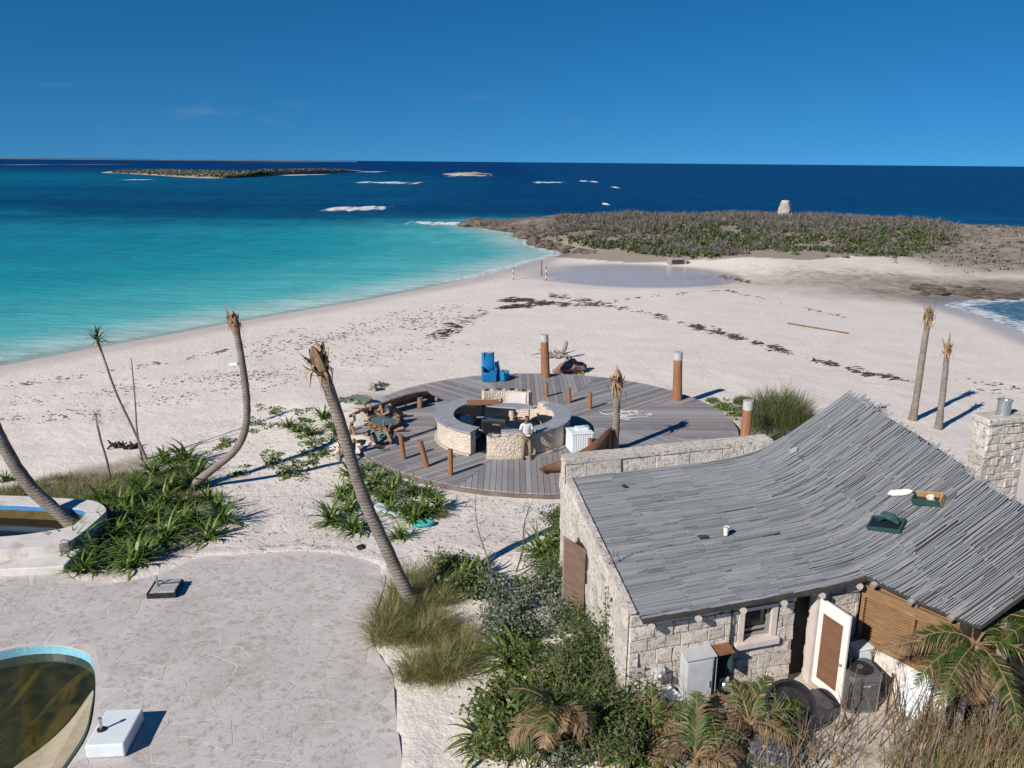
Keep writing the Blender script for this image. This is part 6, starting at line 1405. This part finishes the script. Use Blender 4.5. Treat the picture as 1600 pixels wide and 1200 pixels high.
# pale curved boardwalk edge at lower left and long ramp plank
o = thing('boardwalk_edge', 'buckled grey boards curving off the lower left rim of the deck', 'boardwalk', P(560, 720, .1))
ins = smooth3([P(a, b, .22) for a, b in [(532, 702), (556, 712), (585, 726), (612, 742), (640, 757)]], 4); ous = smooth3([P(a, b, .14) for a, b in [(524, 712), (546, 726), (575, 741), (606, 755), (636, 766)]], 4)
for i in range(len(ins) - 1):
    a_, b_, c_, d_ = ins[i], ins[i + 1], ous[i + 1], ous[i]; k_ = .06; MB().prism([(q.x, q.y) for q in (a_.lerp(b_, k_), b_.lerp(a_, k_), c_.lerp(d_, k_), d_.lerp(c_, k_))], .1, .23 + rg_.uniform(-.02, .04)).build('board', 'deck_wood', o)
stump = P(536, 715, .1); o = thing('broken_stump', 'splintered orange-brown stump beside the leaning palm', 'stump', stump); dead_crown(stump + Vector((0, 0, .15)), (0.2, 0, 1), .8, 4, 12, .6, 4).build('stump_wood', ['palm_boot', 'log_brown'], o)
# driftwood, red rock, stones, plank
plain('red_rock', (.20, .105, .085), (.36, .22, .19), 4, .95, .9, .06, kind='World'); plain('grey_rock', (.20, .18, .165), (.33, .30, .28), 4, .95, .8, .04, kind='World')
def rock(label, px, sx, sy, sz, mat='grey_rock', name='rock', z=None):
    p = P(*px, 0); zz = hz(p.x, p.y) if z is None else z; p = P(*px, zz); mb = MB(); rock_into(mb, Vector((0, 0, sz * .5)), sx, sy, sz, rg_, 3); o = mb.build(name, mat); place(o, (p.x, p.y, zz - .03)); tag(o, label, 'rock'); return o
rock('large reddish pitted rock behind the back rim of the deck', (890, 582), 1.0, .6, .5, 'red_rock'); rock('grey stone on the sand behind the fallen walkway', (583, 610), .3, .25, .3); rock('dark stone on the sand at the top of the terrace', (563, 858), .2, .13, .09, 'blackish'); rock('flat stone beside the lilies on the sand', (925, 985), .32, .25, .12)
p = P(872, 560, 0); p.z = hz(p.x, p.y); o = thing('driftwood', 'tangled grey driftwood root behind the tall post', 'driftwood', p); mb = MB()
for i in range(12): a = rg_.uniform(-.4, 3.5); q = p + Vector((rg_.uniform(-.8, .9), rg_.uniform(-.2, .2), .1)); mb.tube(smooth3([q, q + Vector((math.cos(a) * .4, 0, .15 + .2 * rg_.random())), q + Vector((math.cos(a) * rg_.uniform(.6, 1.2), rg_.gauss(0, .2), rg_.uniform(.05, .5)))], 3), [.07, .06, .06, .05, .04, .03, .02], 6)
mb.tube(smooth3([p + Vector((.2, 0, .2)), p + Vector((.4, 0, .6)), p + Vector((.5, 0, 1.1))], 3), [.13, .12, .11, .12, .13, .12, .08], 8); mb.build('roots', 'weathered', o)
a_, b_ = P(1230, 517, -.9), P(1324, 529, -.9); a_.z = hz(a_.x, a_.y) + .04; b_.z = hz(b_.x, b_.y) + .04; o = MB().beam(a_, b_, .28, .08).build('long_plank', 'log_brown'); tag(o, 'long weathered plank lying alone on the beach', 'plank')
p = P(190, 690, .1); p.z = hz(p.x, p.y); o = thing('driftwood', 'dark dead brush lying on the sand behind the lily bed', 'driftwood', p); mb = MB()
for i in range(26): a = rg_.uniform(0, 6.28); q = p + Vector((rg_.uniform(-.55, .6), rg_.uniform(-.2, .2), .03)); mb.tube([q, q + Vector((math.cos(a) * .25, math.sin(a) * .2, rg_.uniform(.08, .35)))], [.05, .03], 6)
mb.build('branches', 'blackish', o)
a_, b_ = P(1045, 411, -.9), P(1070, 411, -.9); o = thing('concrete_block', 'dark concrete block half buried at the far side of the tidal flat', 'block', (*a_.lerp(b_, .5).xy, hz(a_.x, a_.y))); c_ = a_.lerp(b_, .5); zz = hz(c_.x, c_.y); MB().box((c_.x, c_.y, zz + .35), (2.3, 1.5, .9), R(8)).build('block_body', 'grey_rock', o, bevel=.06); MB().box((c_.x, c_.y - .78, zz + .35), (1.6, .06, .5), R(8)).build('block_shade_sheet', 'blackish', o)  # no real hollow: raised near-black sheet paints the shade of a recess
# marker poles at the water
plain('pole_red', (.22, .11, .08), (.30, .17, .13), 4, .7); plain('pole_white', (.45, .42, .40), (.55, .52, .49), 4, .7)
for lb, (px, py), h_ in (('banded marker pole standing apart near the waterline', (802, 437), 1.5), ('taller plain marker pole of the pair near the waterline', (846, 431), 1.9), ('banded marker pole of the pair near the waterline', (853, 439), 1.7)):
    p = P(px, py, -1.0); zz = hz(p.x, p.y); p = P(px, py, zz); o = thing('marker_pole', lb, 'pole', (p.x, p.y, zz - .05), 'marker poles near the waterline', world=False)
    for k in range(5): MB().tube([(0, 0, h_ * k / 5), (0, 0, h_ * (k + 1) / 5)], .08, 10).build('pole_band', 'log_brown' if 'plain' in lb else ('pole_white' if k % 2 else 'pole_red'), o)
# surfboard, turquoise scrap
plain('board_pale', (.42, .48, .55), (.52, .58, .64), 4, .5, .1, .003); plain('turquoise', (.03, .33, .33), (.06, .42, .40), 4, .5)
p = P(609, 808, 0); zz = hz(p.x, p.y); o = thing('bodyboard', 'pale blue board lying among the lilies', 'board', (p.x, p.y, zz + .12), world=False); o.rotation_euler = (R(8), R(10), R(-28)); MB().prism([(-.6, -.14), (-.4, -.2), (.3, -.2), (.55, -.1), (.62, 0), (.55, .1), (.3, .2), (-.4, .2), (-.6, .14)], 0, .06).build('board_body', 'board_pale', o, bevel=.02)
p = P(661, 828, 0); zz = hz(p.x, p.y); o = thing('plastic_float', 'turquoise plastic float on the sand beside the lilies', 'float', (p.x, p.y, zz), world=False); o.rotation_euler.z = R(15); MB().lathe([(.12, 0), (.28, .03), (.33, .09), (.28, .15), (.2, .13), (.12, .1)], (0, 0, 0), 20).build('float_body', 'turquoise', o, smooth=True); o.scale = (1.2, .7, 1)
p = P(365, 563, -.3); zz = hz(p.x, p.y); o = MB().box((0, 0, .08), (.5, .3, .16)).build('plastic_crate', 'white_paint'); place(o, (p.x, p.y, zz)); tag(o, 'small white box washed up beside the curved palm trunk', 'box')

# stone beehive oven on the headland
hb = P(1225, 341, 1.0); hx, hy = hb.x, hb.y
for _ in range(3): zz = hz(hx, hy); hb = P(1225, 341, zz); hx, hy = hb.x, hb.y
oven = thing('beehive_oven', 'tapering stone beacon with a dark opening on the headland', 'stone tower', (hx, hy, zz - .2))
plain('oven_stone', (.33, .31, .285), (.50, .475, .44), .9, .95, .6, .05, kind='World', isl=.3)
MB().lathe([(1.35, 0), (1.25, .8), (1.05, 1.7), (.8, 2.6), (.72, 3.3)], (hx, hy, zz - .2), 20).build('core', 'wall_core', oven)
for c_ in range(10):
    z0 = zz - .2 + c_ * .345; r_ = 1.62 - .085 * c_ - (.05 if c_ > 6 else 0); n = max(7, int(2 * math.pi * r_ / .62)); ph = rg_.random()
    for k in range(n):
        a0, a1 = 360 * (k + ph) / n + .8, 360 * (k + 1 + ph) / n - .8
        am = (a0 + a1) / 2 % 360
        if c_ in (1, 2, 3) and 275 < am < 318: continue
        MB().arc((hx, hy), r_ - .4, r_ + rg_.uniform(-.05, .07), a0, a1, z0, z0 + .325, 2).build('oven_stone', 'oven_stone', oven)
MB().lathe([(.75, 0), (.7, .12), (.4, .15)], (hx, hy, zz + 3.24), 14).build('cap_stone', 'oven_stone', oven)

# seaweed wrack and small litter on the sand
plain('seaweed', (.03, .022, .018), (.075, .055, .045), 3, .9, .6, .02, kind='World', isl=.4)
def wrack(label, lines):
    mb = MB()
    for pts, n, spread, size in lines:
        pts = [Vector((a, b)) for a, b in pts]
        for _ in range(n):
            f = rg_.random() * (len(pts) - 1); i = int(f); q = pts[i].lerp(pts[i + 1], f - i); w_ = float(vnoise(q.x / 7, q.y / 3, 1.0, 4))
            if w_ < .45: continue
            p = P(q.x + rg_.gauss(0, spread * 1.8), q.y + rg_.gauss(0, spread * .75), -.5); zz = hz(p.x, p.y); s_ = size * rg_.uniform(.15, .8) * (.3 + w_) * .75; a = rg_.gauss(0, .5) + .2; k = 7
            ring = [(p.x + math.cos(a) * s_ * math.cos(t_ * 6.283 / k) * rg_.uniform(.5, 1.2) * 1.9 - math.sin(a) * s_ * .45 * math.sin(t_ * 6.283 / k), p.y + math.sin(a) * s_ * math.cos(t_ * 6.283 / k) * 1.5 + math.cos(a) * s_ * .45 * math.sin(t_ * 6.283 / k) * rg_.uniform(.5, 1.3)) for t_ in range(k)]
            vs = [(x_, y_, hz(x_, y_) + .006) for x_, y_ in ring] + [(p.x, p.y, zz + .03 + .12 * s_)]; mb.add(vs, [(j, (j + 1) % k, k) for j in range(k)])
    tag(mb.build('seaweed', 'seaweed'), label, kind='stuff')
wrack('broad dark seaweed drift on the middle of the beach', [([(775, 466), (800, 466), (832, 469)], 260, 2.5, .75), ([(790, 480), (830, 478), (860, 474)], 220, 2.5, .65), ([(760, 487), (735, 498), (715, 510), (700, 522), (680, 530)], 300, 5, .4), ([(830, 474), (880, 478), (930, 482)], 220, 2.5, .45)])
wrack('broken line of seaweed running across the right of the beach', [([(860, 460), (905, 470), (950, 483), (1000, 495), (1060, 512), (1100, 522), (1160, 537), (1220, 552), (1290, 570), (1360, 585), (1420, 594)], 1100, 2.8, .36), ([(1080, 517), (1130, 528), (1180, 543)], 160, 2, .36), ([(950, 478), (1010, 470), (1080, 463), (1140, 457), (1160, 462), (1240, 478), (1330, 495)], 170, 1.5, .3), ([(1500, 590), (1600, 600)], 40, 8, .25), ([(1120, 420), (1160, 430), (1190, 440)], 150, 2, .4)])
wrack('thin scattered seaweed on the left of the beach', [([(0, 590), (120, 577), (240, 560), (330, 545), (420, 520), (500, 500)], 420, 3.0, .2), ([(0, 620), (120, 612), (230, 600), (330, 590), (420, 585)], 360, 7, .16), ([(20, 650), (100, 648), (180, 640), (300, 620)], 260, 8, .14), ([(400, 545), (480, 530), (560, 515), (640, 505), (700, 490)], 700, 10, .2), ([(340, 610), (450, 590), (560, 560), (680, 545)], 500, 15, .15), ([(560, 500), (620, 490), (680, 478), (740, 470)], 140, 6, .2)])
mb = MB()
for _ in range(1500):
    a, b = rg_.uniform(260, 900), rg_.uniform(640, 900); p = P(a, b, .2)
    if math.hypot(p.x - DECK_C[0], p.y - DECK_C[1]) < DECK_R + .2 or inside(TERR, p.x, p.y): continue
    zz = hz(p.x, p.y); an = rg_.uniform(0, 6.28); l = rg_.uniform(.03, .14); q = Vector((p.x, p.y, zz + .008)); d_ = Vector((math.cos(an), math.sin(an), 0)) * l; mb.strip([q - d_, q + Vector((0, 0, .015)), q + d_], Vector((-math.sin(an), math.cos(an), 0)), [.006, .02, .004])
tag(mb.build('beach_litter', 'blackish'), 'bits of twig and dead leaf strewn over the sand', kind='stuff')

# ================================================================== PERSON AT THE BAR
def skin(name, joints, edges, mats, parent, sub=2, root=0):
    me = bpy.data.meshes.new(name); me.from_pydata([j[0] for j in joints], edges, []); me.materials.append(MAT[mats]); o = bpy.data.objects.new(name, me); COL.objects.link(o); o.parent = parent
    o.modifiers.new('skin', 'SKIN')
    for i, j in enumerate(joints):
        sv_ = me.skin_vertices[0].data[i]; r_ = j[1]; sv_.radius = (r_, r_) if not hasattr(r_, '__len__') else r_; sv_.use_root = (i == root)
    s_ = o.modifiers.new('sub', 'SUBSURF'); s_.levels = sub; s_.render_levels = sub
    return o
plain('skin_tone', (.20, .115, .075), (.25, .145, .10), 8, .55, .1, .002); plain('shirt', (.46, .50, .58), (.58, .62, .68), 14, .85, .3, .006); plain('trousers', (.20, .165, .11), (.27, .225, .155), 7, .85, .4, .008); plain('dark_hair', (.012, .01, .009), (.03, .025, .022), 20, .7, .4, .004); plain('brown_shoe', (.06, .035, .022), (.10, .06, .04), 8, .6, .2, .003)
pp = P(822, 717, DECK_Z)
man = thing('person', 'person in pale shirt and khaki trousers leaning by the bar, looking down at a paper', 'person', (pp.x, pp.y + .05, DECK_Z + .006), world=False); man.rotation_euler.z = R(8)
J = [((0, 0, .93), (.15, .11)), ((0, .01, 1.12), (.14, .10)), ((0, .0, 1.34), (.17, .11)), ((0, .01, 1.46), (.09, .08)), ((0, -.005, 1.53), .055), ((0, -.03, 1.60), (.075, .085)), ((0, -.05, 1.70), (.078, .095)), ((0, -.035, 1.765), (.055, .065)),
     ((-.19, 0, 1.41), .062), ((-.25, -.03, 1.15), .046), ((-.12, -.26, 1.06), .036), ((-.05, -.32, 1.08), (.034, .022)), ((.19, 0, 1.41), .062), ((.26, -.03, 1.15), .046), ((.14, -.27, 1.07), .036), ((.07, -.33, 1.09), (.034, .022)),
     ((-.10, 0, .86), .095), ((-.12, -.02, .48), .064), ((-.12, .03, .09), .045), ((-.13, -.1, .04), (.042, .03)), ((.10, 0, .86), .095), ((.15, -.06, .49), .064), ((.17, -.0, .09), .045), ((.19, -.13, .04), (.042, .03))]
E_ = [(0, 1), (1, 2), (2, 3), (3, 4), (4, 5), (5, 6), (6, 7), (3, 8), (8, 9), (9, 10), (10, 11), (3, 12), (12, 13), (13, 14), (14, 15), (0, 16), (16, 17), (17, 18), (18, 19), (0, 20), (20, 21), (21, 22), (22, 23)]
skin('body', J, E_, 'skin_tone', man)
k_ = 1.14
S = [((0, 0, .90), (.165, .125)), ((0, .01, 1.12), (.155, .115)), ((0, 0, 1.34), (.185, .125)), ((0, .01, 1.45), (.10, .09)), ((-.195, 0, 1.41), .078), ((-.245, -.02, 1.2), .064), ((.195, 0, 1.41), .078), ((.25, -.02, 1.2), .064)]
skin('shirt', S, [(0, 1), (1, 2), (2, 3), (3, 4), (4, 5), (3, 6), (6, 7)], 'shirt', man)
T = [((0, 0, .95), (.16, .12)), ((-.10, 0, .84), .108), ((-.12, -.02, .48), .082), ((-.12, .03, .10), .066), ((.10, 0, .84), .108), ((.15, -.06, .49), .082), ((.17, 0, .10), .066)]
skin('trousers', T, [(0, 1), (1, 2), (2, 3), (0, 4), (4, 5), (5, 6)], 'trousers', man)
for (x_, y_) in ((-.125, -.05), (.18, -.075)): MB().tube([(x_, y_ + .13, .05), (x_, y_ + .05, .055), (x_, y_ - .08, .045), (x_ + (.01 if x_ > 0 else -.01), y_ - .15, .035)], [.045, .052, .048, .03], 10).build('shoe', 'brown_shoe', man, smooth=True).matrix_parent_inverse = Matrix.Identity(4)
b = bmesh.new(); bmesh.ops.create_uvsphere(b, u_segments=16, v_segments=10, radius=1)
for q in list(b.verts):
    if q.co.z < -.15 + .55 * max(0, -q.co.y): b.verts.remove(q)
for q in b.verts: q.co = Vector((q.co.x * .088, q.co.y * .108 - .028, q.co.z * .1 + 1.715))
me = bpy.data.meshes.new('hair'); b.to_mesh(me); b.free(); me.materials.append(MAT['dark_hair']); h_ = link('hair', me, man)
mb = MB()
for sx_ in (-1, 1): mb.tube([(sx_ * .034, -.135, 1.685), (sx_ * .034, -.142, 1.685)], .011, 8, 1); mb.tube([(sx_ * .085, -.03, 1.66), (sx_ * .098, -.025, 1.69)], [.012, .02], 8)
mb.tube([(0, -.14, 1.69), (0, -.165, 1.65), (0, -.14, 1.645)], [.01, .018, .012], 8); mb.tube([(-.028, -.135, 1.61), (.028, -.135, 1.61)], .008, 6, 1); mb.build('face_features', ['skin_tone', 'dark_hair'], man, smooth=True)
for sx_, wx in ((-1, -.05), (1, .07)):
    mb = MB()
    for k in range(4): x0_ = wx - sx_ * (.022 - .015 * k) * 1.0; ln = (.07, .08, .075, .06)[k]; mb.tube([(x0_, -.335, 1.085), (x0_ + sx_ * -.01, -.335 - ln * .6, 1.085), (x0_ - sx_ * .02, -.335 - ln * .8, 1.06)], [.0095, .009, .007], 6)
    mb.tube([(wx + sx_ * .0, -.315, 1.1), (wx - sx_ * .04, -.335, 1.125), (wx - sx_ * .05, -.365, 1.12)], [.011, .01, .008], 6); mb.build('fingers', 'skin_tone', man, smooth=True)
o = thing('paper_sheet', 'sheet of paper held in both hands by the person at the bar', 'paper', (0, 0, 0), world=False); MB().box((0, 0, 0), (.15, .11, .004)).build('sheet', 'white_paint', o)
o.location = man.matrix_basis @ Vector((.01, -.385, 1.105)); o.location = Vector((pp.x, pp.y + .05, DECK_Z)) + Matrix.Rotation(R(8), 3, 'Z') @ Vector((.01, -.385, 1.11)); o.rotation_euler = (R(18), 0, R(8))
